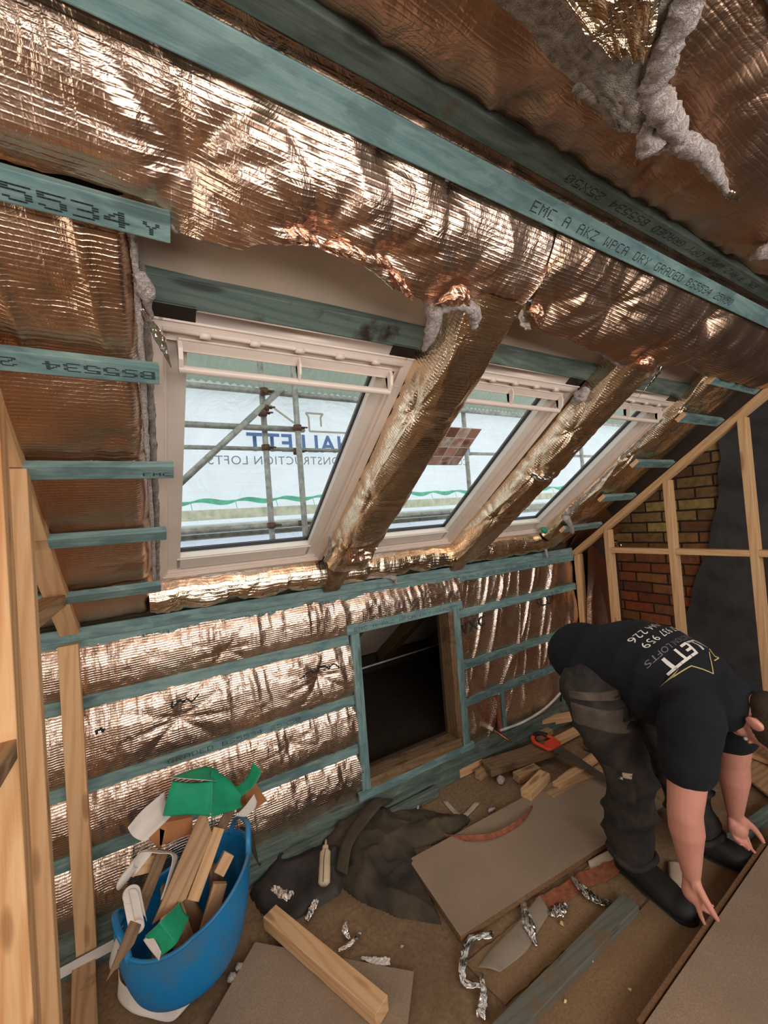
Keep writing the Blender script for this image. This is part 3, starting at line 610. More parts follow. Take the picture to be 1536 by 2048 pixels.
# slope battens
def sb(x0, x1, s0, label, h=0.0, w=0.05, text=None, mat='teal', t=0.022, cut1=0.0):
    o = timber('batten', SP(x0, s0 + w / 2, h - t / 2), SP(x1, s0 + w / 2, h - t / 2), w, t, tuple(-NV), M[mat], label=label, cat='batten', cut1=cut1)
    if text:
        for (tx, ts, s_, hh, pt, flip, dash) in text:
            if flip: dots(o, SP(tx, s0 + ts + hh, h), (-1, 0, 0), -Vector(EV), s_, hh, pt, M['ink'], dash=dash)
            else: dots(o, SP(tx, s0 + ts, h), (1, 0, 0), tuple(EV), s_, hh, pt, M['ink'], dash=dash)
    return o
sb(-1.7, 2.875, 1.733, 'long teal batten near the top of the slope with stamped lettering', h=0.012, w=0.052, text=[(0.80, 0.013, STAMP, 0.022, 0.0285, False, 1.0)])
sb(-1.2, 0.070, 1.482, 'teal batten stub left of the window, uppermost of the five', w=0.047, text=[(-0.24, 0.008, 'BS5534', 0.024, 0.043, False, 1.6), (0.030, 0.008, 'Y', 0.02, 0.03, False, 1.6)])
sb(-1.2, 0.048, 1.176, 'teal batten stub left of the window, second from the top', w=0.046, text=[(0.036, 0.012, 'BS5534 25X50', 0.02, 0.034, True, 1.6)])
sb(-1.2, 0.080, 0.864, 'teal batten stub left of the window, middle one with black letters', w=0.048, text=[(0.006, 0.012, 'EMC', 0.013, 0.024, False, 1.4)])
sb(-1.2, 0.061, 0.568, 'teal batten stub left of the window, fourth from the top', w=0.048)
sb(-1.2, 0.041, 0.232, 'teal batten stub left of the window, lowest of the five', w=0.05)
for x0, s0, lb, tx in ((2.31, 1.455, 'uppermost short teal batten end over the far right foil', 1), (2.40, 1.235, 'second short teal batten end on the far right foil', 1), (2.435, 0.905, 'third short teal batten end on the far right foil', 1), (2.49, 0.600, 'fourth short teal batten end on the far right foil', 0), (2.43, 0.285, 'lowest short teal batten end on the far right foil', 0)):
    o = sb(x0, 2.86, s0, lb, text=[(2.80, 0.012, 'BS5534 25', 0.02, 0.030, True, 1.3)] if tx else None)
    bm = bmesh.new(); c_, s_, R = slope_box(x0 - 0.0015, x0 + 0.004, s0, s0 + 0.05, -0.0225, 0.0005); add_box(bm, c_, s_, R); bm_obj('cut_end', bm, M['pine'], o)
# header timbers over the windows
for (a, b), lb, mt in zip(((0.0, 0.80), (0.86, 1.63), (1.68, 2.45)), ('stained teal timber above the left window', 'teal timber above the middle window', 'teal timber above the far right window'), ('teal_worn', 'teal_dull', 'teal_dull')):
    timber('window_trimmer', SP(a, 1.350, -0.125), SP(b, 1.350, -0.125), 0.062, 0.05, tuple(-NV), M[mt], label=lb, cat='timber')
# ceiling battens
CZ = 2.295
o = timber('ceiling_batten', (-1.7, 0.5255, CZ + 0.011), (2.87, 0.5255, CZ + 0.011), 0.047, 0.024, (0, 0, -1), M['teal_dull'], label='grey-teal ceiling batten with upside-down lettering beside the slope', cat='batten')
dots(o, (1.92, 0.5255 - 0.011, CZ - 0.001), (-1, 0, 0), (0, 1, 0), STAMP, 0.021, 0.0285, M['ink'])
o = timber('ceiling_batten', (-1.7, 0.165, CZ + 0.011), (2.87, 0.165, CZ + 0.011), 0.047, 0.024, (0, 0, -1), M['teal_dull'], label='teal ceiling batten at the upper right corner, past the hanging wool', cat='batten')

# ------------------------------------------------------------------ foil insulation
def pinch(u, v, pts):
    h = np.zeros_like(u)
    for (pu, pv, R, depth, k) in pts:
        du, dv = u - pu, v - pv; r = np.sqrt(du * du + dv * dv) + 1e-6; a = np.arctan2(dv, du)
        g = np.exp(-(r / R) ** 1.2); h += -depth * np.exp(-(r / (R * 0.45)) ** 1.5) + depth * 0.42 * g * (r / R) ** 0.6 * np.abs(np.sin(a * k / 2 + pu * 9 + 0.7 * np.sin(a * 2))) * 1.2
    return h
def patch(name, x0, x1, s0f, s1f, base, hfun, mat, du=0.009, parent=None, keepf=None, uvrot=False, solid=0.0):
    """base: 'knee','slope','ceil'. v runs from s0f(u) to s1f(u)"""
    nu = int((x1 - x0) / du); L = float(np.max(s1f(np.array([x0, (x0 + x1) / 2, x1])) - s0f(np.array([x0, (x0 + x1) / 2, x1])))); nv = max(4, int(L / du))
    u = np.linspace(x0, x1, nu + 1)[:, None] + np.zeros((1, nv + 1)); t = np.linspace(0, 1, nv + 1)[None, :] + np.zeros((nu + 1, 1))
    a, b = s0f(u[:, 0])[:, None], s1f(u[:, 0])[:, None]; v = a + (b - a) * t
    h = hfun(u, v, t)
    if base == 'knee': P = np.stack([u, 2.0 - h, v], -1)
    elif base == 'slope': P = np.stack([u, KX[1] + EV[1] * v - NV[1] * h, KX[2] + EV[2] * v - NV[2] * h], -1)
    else: P = np.stack([u, v, CZ - h], -1)
    keep = None
    if keepf is not None:
        uc = (u[:-1, :-1] + u[1:, 1:]) / 2; vc = (v[:-1, :-1] + v[1:, 1:]) / 2; keep = keepf(uc, vc)
    uv = np.stack([u, v], -1) if not uvrot else np.stack([v, u], -1)
    return grid_mesh(name, P, nu, nv, uv, mat, parent, keep)
const = lambda c: (lambda u: np.full_like(u, c))
def bulge(v, rows, amp, p=0.7):
    """0 at each batten row centre, amp between"""
    h = np.zeros_like(v)
    for a, b in zip(rows[:-1], rows[1:]):
        t = (v - a) / (b - a); m = (t >= 0) & (t <= 1); h[m] = amp * (np.sin(np.pi * np.clip(t[m], 0, 1)) ** p)
    return h
def knee_left(u, v, t):
    rows = [0.10, 0.365, 0.625, 0.95, 1.20]
    h = -0.024 + bulge(v, rows, 0.042)
    warp = 0.05 * fbm(u * 3, v * 2)
    w = np.sin(np.clip((v - 0.1) / 1.1, 0, 1) * np.pi * 1.0) * 0 + 1
    # gathers hanging from each batten
    for a, b in zip(rows[:-1], rows[1:]):
        tt = np.clip((v - a) / (b - a), 0, 1); m = ((v >= a) & (v <= b)) * (tt ** 0.7) * (1 - tt) ** 0.25
        slant = (b - v) * (0.55 * (vnoise(u * 1.3, v * 0 + a * 7) - 0.35))
        h += m * (0.015 * (ridge(u * 9 - slant * 12 + a * 5, v * 1.3 + a * 3, 3.0) - 0.35) + 0.009 * (ridge(u * 24 - slant * 26, v * 2.2, 2.2) - 0.4) + 0.0035 * (ridge(u * 62 - slant * 40, v * 6, 2) - 0.4))
    h += 0.006 * (fbm(u * 9, v * 9) - 0.5) + 0.0040 * (ridge(u * 30, v * 26, 1.5) - 0.5) * (0.4 + fbm(u * 2, v * 3))
    h += pinch(u, v, [(0.08, 0.79, 0.13, 0.03, 9), (0.72, 0.80, 0.12, 0.028, 9), (0.28, 1.03, 0.10, 0.022, 8), (0.55, 0.52, 0.10, 0.02, 8)])
    return h
fb = patch('foil_insulation', -0.78, 1.70, const(0.10), const(1.215), 'knee', knee_left, M['foil_rose'], 0.0075, keepf=lambda u, v: ~((u > 0.93) & (v < 1.0)))
tag(fb, 'coppery quilted foil insulation on the knee wall left of and over the hatch', 'insulation')
def scrawl(name, pts, par, r=0.0035): return tube_obj(name, pts, r, M['ink'], par, 5)
def onf(f, x, z): # point just in front of the knee foil
    h = float(f(np.array([[x]]), np.array([[z]]), None)[0, 0]); return Vector((x, 2.0 - h - 0.003, z))
def scribble(f, par, x, z, w, h_, seed, n=14):
    r = random.Random(seed); pts = [(x + w * i / n + r.uniform(-.3, .3) * w / n * 2, z + h_ * (r.random() - .5)) for i in range(n + 1)]
    sp = spline([(p[0], 0, p[1]) for p in pts], n * 5); scrawl('marker_scribble', [onf(f, p.x, p.z) for p in sp], par)
scribble(knee_left, fb, 0.05, 0.86, 0.11, 0.03, 2, 7); scribble(knee_left, fb, 0.62, 0.835, 0.20, 0.028, 4, 12); scribble(knee_left, fb, -0.21, 0.83, 0.03, 0.03, 6, 8)
def knee_right(u, v, t):
    rows = [0.10, 0.385, 0.615, 0.94, 1.20]
    h = -0.026 + bulge(v, rows, 0.014)
    sl_ = (v - 0.6) * 0.35
    h += 0.018 * (ridge(u * 6.5 - sl_ * 6.5, v * 0.9, 6) - 0.1) + 0.010 * (ridge(u * 13 - sl_ * 10 + 3, v * 1.6, 5) - 0.1) + 0.004 * (fbm(u * 12, v * 6) - 0.5)
    h += 0.0015 * (ridge(u * 40, v * 30, 2) - 0.5)
    return h
fbr = patch('foil_insulation', 1.66, 2.87, const(0.10), const(1.15), 'knee', knee_right, M['foil_rose'], 0.0075)
tag(fbr, 'vertically creased shiny copper foil insulation on the knee wall right of the hatch', 'insulation')
for txt, x, z, sz in (('VXC', 1.69, 0.80, 0.10), ('SLDV', 2.42, 0.845, 0.085)):
    me = text_mesh(txt, sz, 1.1); 
    for v in me.vertices: q = onf(knee_right, x + v.co.x, z + v.co.y + 0.15 * v.co.x); v.co = q + Vector((0, -0.004, 0))
    link('marker_lettering', me, M['ink'], fbr)
# foil roll under the windows
def roll(u, v, t):
    h = -0.10 + 0.075 * np.sin(np.pi * np.clip(1 - t, 0, 1) ** 0.8 * 0.93) ** 0.8 + 0.045 * (1 - t)
    h += 0.009 * (fbm(u * 8, v * 14) - 0.5) + 0.012 * (ridge(u * 5 + v * 6, v * 16, 3) - 0.3) + 0.006 * (ridge(u * 22, v * 12, 2) - 0.4)
    h += pinch(u, v, [(x, 0.06 + 0.03 * math.sin(x * 9), 0.10, 0.026, 10) for x in (0.12, 0.33, 0.58, 1.05, 1.32, 1.9, 2.2)])
    return h
tag(patch('foil_insulation', -0.0, 2.52, lambda u: 0.012 + 0.01 * vnoise(u * 9, u * 0), lambda u: 0.150 + 0.006 * vnoise(u * 7, u * 0), 'slope', roll, M['foil_gold'], 0.006), 'crinkled foil roll tucked along the sill below the three windows', 'insulation')
# left column of the slope
def col_left(u, v, t):
    rows = [-0.02, 0.257, 0.592, 0.888, 1.20, 1.505, 1.80]
    h = -0.055 + bulge(v, rows, 0.030, 0.55) 
    h += 0.004 * (ridge(u * 16 + 0.5 * v, v * 1.2, 2) - 0.4) + 0.002 * (fbm(u * 40, v * 14) - 0.5) + 0.003 * (fbm(u * 6, v * 4) - 0.5)
    h += 0.012 * (ridge(u * 8 + v * 0.8, v * 0.7, 5) - 0.2) * (v > 1.2)
    h -= 0.05 * np.clip((u - (-0.02)) / 0.035, 0, 1) ** 2
    h += pinch(u, v, [(-0.06, 0.98, 0.09, 0.02, 9), (-0.11, 1.33, 0.07, 0.014, 8), (-0.05, 0.40, 0.07, 0.014, 7)])
    return h
fcl = patch('foil_insulation', -1.72, 0.018, const(0.0), const(1.52), 'slope', col_left, M['foil_dull'], 0.0085)
tag(fcl, 'dull brown foil insulation behind the five batten stubs left of the window', 'insulation')
def rag(u, pts, a=0.012, f=18):
    return np.interp(u, [p[0] for p in pts], [p[1] for p in pts]) + a * (fbm(u * f, u * 0 + 3.3) - 0.5) * 2
# upper band, left piece draping onto the first rafter
bandL = [(-1.72, 1.532), (0.03, 1.532), (0.085, 1.500), (0.19, 1.505), (0.22, 1.535), (0.30, 1.548), (0.45, 1.548), (0.55, 1.512), (0.64, 1.490), (0.72, 1.500), (0.78, 1.500), (0.84, 1.40), (0.90, 1.40), (0.925, 1.56), (0.95, 1.72)]
def band_left(u, v, t):
    am = 0.036 + 0.028 * (0.5 + 0.5 * np.tanh((u - 0.12) * 9))
    h = -0.038 + am * np.sin(np.pi * np.clip((v - 1.47) / 0.29, 0, 1)) ** 0.8
    big = 0.5 + 0.5 * np.tanh((u - 0.0) * 4); h -= (1 - big) * 0.02 + 0.03 * np.clip((1.58 - v) / 0.06, 0, 1) * np.clip((0.12 - u) / 0.05, 0, 1)
    h += big * 0.022 * (ridge(u * 4.2 - (1.75 - v) * 4.0, v * 1.2, 2.2) - 0.35) * (1.2 - t * 0.2) + 0.010 * (ridge(u * 11 - (1.75 - v) * 7, v * 2.2 + 5, 3) - 0.3) + 0.003 * (fbm(u * 26, v * 20) - 0.5)
    h += 0.0018 * (ridge(u * 60, v * 10, 2) - 0.5)
    h += (1 - t) ** 4 * 0.030 * vnoise(u * 7, u * 0 + 1.7)
    h += pinch(u, v, [(0.095, 1.610, 0.13, 0.036, 10), (0.33, 1.575, 0.12, 0.036, 10), (0.49, 1.575, 0.10, 0.03, 9), (0.70, 1.545, 0.10, 0.03, 9), (0.20, 1.72, 0.06, 0.02, 7), (0.42, 1.725, 0.06, 0.02, 7), (0.60, 1.72, 0.06, 0.02, 7)])
    return h
fbl = patch('foil_insulation', -1.72, 0.95, lambda u: rag(u, bandL), const(1.760), 'slope', band_left, M['foil'], 0.007)
tag(fbl, 'bright crinkled copper foil band under the top batten over the left window', 'insulation')
bandR = [(0.925, 1.62), (0.97, 1.53), (1.02, 1.50), (1.22, 1.50), (1.45, 1.475), (1.72, 1.45), (1.81, 1.43), (1.86, 1.50), (1.93, 1.53), (2.2, 1.50), (2.5, 1.49), (2.86, 1.50)]
def band_right(u, v, t):
    h = -0.035 + 0.062 * np.sin(np.pi * np.clip((v - 1.43) / 0.33, 0, 1)) ** 0.7
    h += 0.012 * (ridge(u * 3.2 + (1.75 - v) * 3.0, v * 1.5, 2.5) - 0.35) + 0.006 * (ridge(u * 13 - v * 5, v * 3, 3) - 0.3) + 0.003 * (fbm(u * 22, v * 20) - 0.5)
    h += pinch(u, v, [(1.30, 1.62, 0.16, 0.034, 11), (1.66, 1.53, 0.12, 0.03, 10), (1.05, 1.58, 0.09, 0.03, 8), (2.0, 1.56, 0.12, 0.022, 9), (1.86, 1.68, 0.08, 0.03, 7)])
    return h
fbr2 = patch('foil_insulation', 0.93, 2.87, lambda u: rag(u, bandR), const(1.760), 'slope', band_right, M['foil_dull'], 0.0075)
tag(fbr2, 'copper foil band under the top batten over the middle and far windows', 'insulation')
# strip in the corner between top batten and ceiling batten
def corner(u, v, t): return -0.03 + 0.01 * (fbm(u * 14, v * 30) - 0.5) + 0.008 * (ridge(u * 9, v * 8, 3) - 0.3)
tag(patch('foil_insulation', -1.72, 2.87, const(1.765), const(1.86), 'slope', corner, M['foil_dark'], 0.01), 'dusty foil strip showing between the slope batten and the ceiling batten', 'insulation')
# ceiling foil
def ceilf(u, v, t):
    h = -0.022 + 0.05 * np.sin(np.pi * np.clip((v - 0.19) / 0.31, 0, 1)) ** 0.8 * (v > 0.19)
    h += 0.014 * (ridge(u * 5 + v * 7, v * 3 + u * 1.5, 2.5) - 0.35) + 0.009 * (ridge(u * 14 - v * 9, v * 6, 3) - 0.3) + 0.003 * (fbm(u * 30, v * 30) - 0.5)
    h += pinch(u, v, [(0.88, 0.33, 0.14, 0.03, 12), (1.0, 0.42, 0.1, 0.02, 10), (0.62, 0.45, 0.08, 0.02, 8)])
    return h
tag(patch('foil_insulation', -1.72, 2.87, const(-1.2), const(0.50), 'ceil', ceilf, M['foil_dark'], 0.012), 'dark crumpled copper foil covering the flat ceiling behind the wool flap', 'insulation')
# right column beyond the far window
def col_right(u, v, t):
    h = -0.110 + 0.072 * np.clip((u - 2.425) / 0.10, 0, 1) ** 0.5 - 0.04 * np.clip((u - 2.60) / 0.25, 0, 1)
    h += 0.010 * (ridge(u * 7 - v * 3.5, v * 2.0, 3) - 0.3) + 0.006 * (ridge(u * 17 - v * 4, v * 5, 3) - 0.3) + 0.003 * (fbm(u * 20, v * 20) - 0.5)
    h += pinch(u, v, [(2.55, 1.36, 0.12, 0.03, 10), (2.50, 0.80, 0.10, 0.025, 9), (2.52, 0.42, 0.1, 0.03, 9)])
    return h
tag(patch('foil_insulation', 2.43, 2.87, const(0.0), const(1.52), 'slope', col_right, M['foil_gold'], 0.008), 'bronze foil insulation right of the far window behind short batten ends', 'insulation')
# foil beyond the end partition, dropping to the brick wall
def beyond(u, v, t): return -0.10 + 0.05 * ridge(u * 3 + v * 2, v * 2, 2) + 0.02 * fbm(u * 10, v * 10)
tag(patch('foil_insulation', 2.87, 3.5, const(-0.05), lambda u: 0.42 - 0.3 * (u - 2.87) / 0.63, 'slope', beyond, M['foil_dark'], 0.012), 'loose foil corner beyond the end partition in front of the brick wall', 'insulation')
u, v = np.meshgrid(np.linspace(2.88, 3.40, 50), np.linspace(0, 1, 70), indexing='ij')
yy = 2.02 - 0.06 * ridge(u * 5, v * 2, 2) - 0.10 * v * (1 - (u - 2.88) / 0.6); zz = 0.05 + v * (1.22 - 0.55 * np.abs(u - 2.97))
tag(grid_mesh('foil_insulation', np.stack([u, yy, zz], -1), 49, 69, np.stack([u, v], -1), M['foil_dark']), 'hanging sheet of foil behind the first stud of the end partition', 'insulation')

# orange folds where the band edge is tucked and stapled
def fold(par, a, b, lift, drop=0.0):
    n = 30; V = np.zeros((n + 1, 9, 3)); c = (0.5 * (a[0] + b[0]), 0.5 * (a[1] + b[1]))
    for i in range(n + 1):
        t = i / n; x = a[0] + (b[0] - a[0]) * t; s0 = a[1] + (b[1] - a[1]) * t - drop * math.sin(math.pi * t)
        for j in range(9):
            w = j / 8; wid = lift * math.sin(math.pi * t) ** 0.6
            V[i, j] = SP(x + 0.006 * math.sin(9 * w + 5 * t), s0 + wid * w, 0.026 + 0.016 * math.sin(math.pi * w) * math.sin(math.pi * t) ** 0.5 + 0.004 * math.sin(31 * t + 9 * w))
    return grid_mesh('orange_fold', V, n, 8, np.stack(np.meshgrid(np.linspace(0, 0.2, n + 1), np.linspace(0, 0.06, 9), indexing='ij'), -1), M['foil_orange'], par, solid=0.001)
fold(fbl, (0.212, 1.535), (0.325, 1.560), 0.034, 0.004); fold(fbl, (0.335, 1.558), (0.50, 1.553), 0.040, 0.012); fold(fbl, (0.50, 1.548), (0.585, 1.500), 0.022, 0.006); fold(fbl, (0.655, 1.500), (0.765, 1.500), 0.052, -0.012)
fold(fbr2, (0.955, 1.545), (1.03, 1.520), 0.040); fold(fbr2, (1.62, 1.475), (1.74, 1.465), 0.050, 0.004)

# wrapped rafters between the windows
def wrap(name, x0, x1, s0, s1, top, mat, label, seed, gold=True, lean=0.0, pins=()):
    nu, nv = 60, int((s1 - s0) / 0.0075)
    a = np.linspace(0, 1, nu + 1)[:, None] + np.zeros((1, nv + 1)); s = np.linspace(s0, s1, nv + 1)[None, :] + np.zeros((nu + 1, 1))
    w = x1 - x0; hgt = top + 0.105
    th = np.pi * (1 - a); cx, sy = np.cos(th), np.sin(th)
    ex = np.sign(cx) * np.abs(cx) ** 0.42; ey = np.abs(sy) ** 0.55
    per = a * (w + 1.3 * hgt)
    d = 0.010 * (ridge(per * 9 + s * 2.2 + seed, s * 1.0 + seed, 2.4) - 0.35) + 0.006 * (ridge(per * 22 - s * 3, s * 1.6 + seed, 3) - 0.3) + 0.003 * (fbm(per * 30, s * 26) - 0.5)
    for (pa, ps, R, dp, k) in pins: d += pinch(per, s, [(pa * (w + 1.3 * hgt), ps, R, dp, k)])
    X = (x0 + x1) / 2 + lean * (s - s0) + ex * (w / 2 + d * np.abs(cx)); H = -0.105 + ey * (hgt + d * 1.2)
    flare = 1 + 0.16 * np.clip((s - (s1 - 0.16)) / 0.16, 0, 1) + 0.06 * np.clip((s0 + 0.08 - s) / 0.08, 0, 1)
    X = (x0 + x1) / 2 + lean * (s - s0) + (X - (x0 + x1) / 2 - lean * (s - s0)) * flare
    P = np.stack([X, KX[1] + EV[1] * s - NV[1] * H, KX[2] + EV[2] * s - NV[2] * H], -1)
    o = grid_mesh(name, P, nu, nv, np.stack([per, s], -1), mat)
    return tag(o, label, 'insulation')
wrap('foil_wrapped_rafter', 0.762, 0.955, 0.22, 1.56, 0.022, M['foil_gold'], 'foil-wrapped rafter between the left and middle windows', 1.3, pins=((0.25, 1.16, 0.10, 0.022, 9), (0.30, 0.72, 0.09, 0.02, 8), (0.42, 0.36, 0.12, 0.03, 9)))
wrap('foil_wrapped_rafter', 1.607, 1.800, 0.12, 1.50, 0.014, M['foil_gold'], 'foil-wrapped rafter between the middle and far windows', 7.9, lean=0.02, pins=((0.3, 1.12, 0.10, 0.022, 9), (0.35, 0.86, 0.10, 0.03, 8), (0.3, 0.52, 0.09, 0.024, 9)))
wrap('foil_wrapped_rafter', 2.425, 2.60, 0.16, 1.50, -0.034, M['foil_gold'], 'foil-wrapped rafter along the right side of the far window under the batten ends', 4.4, pins=((0.3, 1.30, 0.10, 0.022, 9), (0.35, 0.95, 0.09, 0.02, 8), (0.3, 0.45, 0.09, 0.024, 9)))
for x, s1, lb in ((0.825, 0.33, 'bare brown foot of the rafter between the left and middle windows'), (1.68, 0.20, 'bare brown foot of the rafter between the middle and far windows')):
    timber('rafter_foot', SP(x, -0.01, -0.045), SP(x, s1, -0.045), 0.100, 0.11, tuple(-NV), M['pine_dark'], label=lb, cat='rafter', bev=0.02)
def flap(name, cx, cs, h, w, l, mat, label, seed, ax=None):
    u, v = np.meshgrid(np.linspace(-1, 1, 34), np.linspace(-1, 1, 40), indexing='ij')
    X = cx + u * w * (1 + 0.15 * v) + 0.01 * fbm(u * 3 + seed, v * 3); Sx = cs + v * l + 0.012 * fbm(u * 4, v * 2 + seed); H = h + 0.018 * ridge(u * 2.5 + seed, v * 2.2, 2) + 0.012 * u * u - 0.02 * v
    P = np.stack([X, KX[1] + EV[1] * Sx - NV[1] * H, KX[2] + EV[2] * Sx - NV[2] * H], -1)
    return tag(grid_mesh(name, P, 33, 39, np.stack([u * w, v * l], -1), mat), label, 'foil')
flap('foil_flap', 0.875, 0.355, -0.005, 0.062, 0.065, M['foil'], 'rosy foil flap curling off the foot of the first wrapped rafter', 2.2)
# membrane recessed above the windows
u, v = np.meshgrid(np.linspace(0.0, 2.60, 180), np.linspace(1.37, 1.62, 26), indexing='ij')
H = -0.142 + 0.012 * fbm(u * 2.5, v * 4) + 0.01 * ridge(u * 2, v * 3, 3)
P = np.stack([u, KX[1] + EV[1] * v - NV[1] * H, KX[2] + EV[2] * v - NV[2] * H], -1)
tag(grid_mesh('roof_membrane', P, 179, 25, np.stack([u, v], -1), M['membrane']), 'beige-grey roof membrane showing above the window trimmers', 'membrane')

# ------------------------------------------------------------------ loose wool, torn edges and silver foil
def fluffy(name, pts, r, mat, label, cat='wool', parent=None, seed=0, seg=10, squash=1.0, n=None, lo=0.7):
    rr = random.Random(seed); n = n or max(6, len(pts) * 9); sp = spline(pts, n)
    bm = bmesh.new(); seg = 12
    rings = []; x = None
    for i, p in enumerate(sp):
        t = (sp[min(i + 1, n)] - sp[max(i - 1, 0)]).normalized(); a = Vector((0, 0, 1)) if abs(t.z) < 0.9 else Vector((1, 0, 0))
        x = t.cross(a).normalized() if x is None else (x - t * x.dot(t)).normalized(); y = t.cross(x)
        R = r if not isinstance(r, (list, tuple)) else float(np.interp(i / n, np.linspace(0, 1, len(r)), r))
        e = 0.25 if i in (0, n) else 1
        rings.append([bm.verts.new(p + (x * math.cos(2 * math.pi * k / seg) + y * math.sin(2 * math.pi * k / seg) * squash) * R * e * (0.62 + 0.62 * float(vnoise(np.array(i * 0.45 + seed * 3.1), np.array(k * 0.8 + seed))) + 0.22 * rr.random())) for k in range(seg)])
    for i in range(n):
        for k in range(seg): bm.faces.new((rings[i][k], rings[i][(k + 1) % seg], rings[i + 1][(k + 1) % seg], rings[i + 1][k]))
    bm.faces.new(rings[0][::-1]); bm.faces.new(rings[-1])
    o = bm_obj(name, bm, mat, parent, True)
    if parent is None: tag(o, label, cat)
    return o
def P3(lst, h): return [SP(a, b, (h if len(q) == 0 else q[0])) for a, b, *q in lst]
fluffy('wool_edge', P3([(0.02, 0.20), (0.022, 0.5), (0.018, 0.9), (0.016, 1.2), (0.012, 1.47)], -0.055), 0.006, M['wool'], '', parent=fcl, seed=1, n=120)
fluffy('wool_edge', P3([(0.03, 0.1), (0.036, 0.5), (0.034, 0.9), (0.03, 1.2), (0.024, 1.40)], -0.100), 0.009, M['wool_grey'], '', parent=fcl, seed=2, n=110)
fluffy('wool_edge', P3([(a, rag(np.array([a]), bandL)[0] - 0.002) for a in (0.07, 0.12, 0.19)], -0.03), 0.010, M['wool'], '', parent=fbl, seed=3, n=30)
fluffy('silver_edge', P3([(a, rag(np.array([a]), bandL)[0] - 0.003) for a in (0.22, 0.3, 0.4, 0.48, 0.56)], -0.022), 0.007, M['silver'], '', parent=fbl, seed=4, n=50)
fluffy('wool_edge', P3([(a, rag(np.array([a]), bandR)[0] - 0.004) for a in (0.93, 1.0, 1.05, 1.2, 1.4, 1.6, 1.72, 1.81, 1.86, 1.95, 2.2, 2.5, 2.8)], -0.03), [0.009, 0.008, 0.009, 0.009, 0.018, 0.02, 0.009, 0.012, 0.012, 0.01], M['wool'], '', parent=fbr2, seed=5, n=190)
fluffy('silver_edge', P3([(a, rag(np.array([a]), bandR)[0] + 0.012) for a in (0.96, 1.02, 1.1, 1.2, 1.3)], -0.012), [0.020, 0.030, 0.016, 0.012, 0.006], M['silver'], '', parent=fbr2, seed=6, n=34, squash=0.5)
fluffy('wool_tuft', P3([(0.66, 1.49, -0.02), (0.68, 1.475, 0.0), (0.70, 1.42, 0.0), (0.71, 1.36, -0.01)], 0), [0.012, 0.024, 0.017, 0.004], M['wool'], 'torn white wool tuft drooping at the head of the first wrapped rafter', seed=7, n=26)
fluffy('wool_tuft', P3([(0.69, 1.485, 0.0), (0.73, 1.515, 0.02), (0.77, 1.515, 0.03), (0.80, 1.49, 0.02), (0.81, 1.465, 0.02)], 0), [0.012, 0.016, 0.014, 0.016, 0.008], M['wool'], 'arched white wool rim under the foil pocket of the first rafter', seed=8, n=34)
fluffy('wool_tuft', P3([(0.915, 1.71, 0.005), (0.93, 1.62, 0.0), (0.94, 1.54, -0.01), (0.945, 1.50, -0.02)], 0), [0.005, 0.009, 0.010, 0.012], M['wool'], 'long pale wool seam between the two copper foil bands', seed=9, n=40)
fluffy('wool_tuft', P3([(0.955, 1.46, -0.05), (0.945, 1.36, -0.08), (0.93, 1.22, -0.09)], 0), 0.010, M['wool'], 'wool strip down the right side of the first wrapped rafter', seed=10, n=40)
fluffy('wool_tuft', P3([(0.018, 1.40, -0.05), (0.028, 1.37, -0.05), (0.032, 1.33, -0.06), (0.04, 1.29, -0.08)], 0), [0.012, 0.018, 0.007, 0.004], M['wool'], 'small wool tuft at the top left corner of the left window', seed=11, n=20)
fluffy('wool_tuft', P3([(1.595, 1.31, -0.06), (1.60, 1.27, -0.06), (1.60, 1.22, -0.07)], 0), [0.014, 0.026, 0.010], M['wool'], 'wool tuft at the top right corner of the middle window', seed=12, n=18)
fluffy('foil_tape', P3([(1.745, 1.40, 0.0), (1.76, 1.1, 0.012), (1.75, 0.8, 0.012), (1.74, 0.5, 0.005), (1.73, 0.36, 0.0)], 0), [0.006, 0.014, 0.010, 0.016, 0.008], M['silver'], 'crumpled silver tape along the right edge of the second wrapped rafter', cat='tape', seed=13, n=90, squash=0.5)
fluffy('foil_tape', P3([(1.62, 0.86, -0.02), (1.66, 0.85, 0.016), (1.71, 0.85, 0.024), (1.76, 0.83, 0.01)], 0), [0.018, 0.024, 0.02, 0.014], M['silver'], 'silver tape band around the middle of the second wrapped rafter', cat='tape', seed=14, n=24, squash=0.5)
fluffy('wool_tuft', P3([(2.43, 1.2, -0.08), (2.43, 0.9, -0.08), (2.44, 0.6, -0.07), (2.43, 0.36, -0.07)], 0), [0.008, 0.010, 0.014, 0.016], M['wool_grey'], 'grey wool seam between the far window and the right foil', seed=15, n=90)
fluffy('wool_tuft', P3([(2.40, 0.40, -0.05), (2.46, 0.36, -0.02), (2.53, 0.30, 0.0), (2.57, 0.27, 0.0)], 0), [0.022, 0.016, 0.018, 0.008], M['wool'], 'curled white wool strip at the lower right of the far window', seed=16, n=28)
fluffy('green_scrap', P3([(2.35, 0.235, -0.09), (2.38, 0.225, -0.07), (2.40, 0.20, -0.06)], 0), [0.01, 0.02, 0.004], M['green'], 'tiny green membrane scrap at the lower corner of the far window', cat='scrap', seed=17, n=8)
fluffy('wool_tuft', P3([(0.72, 0.40, -0.07), (0.745, 0.30, -0.05), (0.752, 0.2, -0.06)], 0), [0.006, 0.008, 0.012], M['wool_grey'], 'grey wool scraps beside the foot of the first wrapped rafter', seed=18, n=30)
fluffy('wool_tuft', [(0.9, 1.985, 1.262), (1.1, 1.985, 1.258), (1.2, 1.975, 1.24), (1.21, 1.972, 1.20)], [0.008, 0.008, 0.016, 0.006], M['wool'], 'white wool tatter hanging over the middle of the knee wall top', seed=19, n=40)
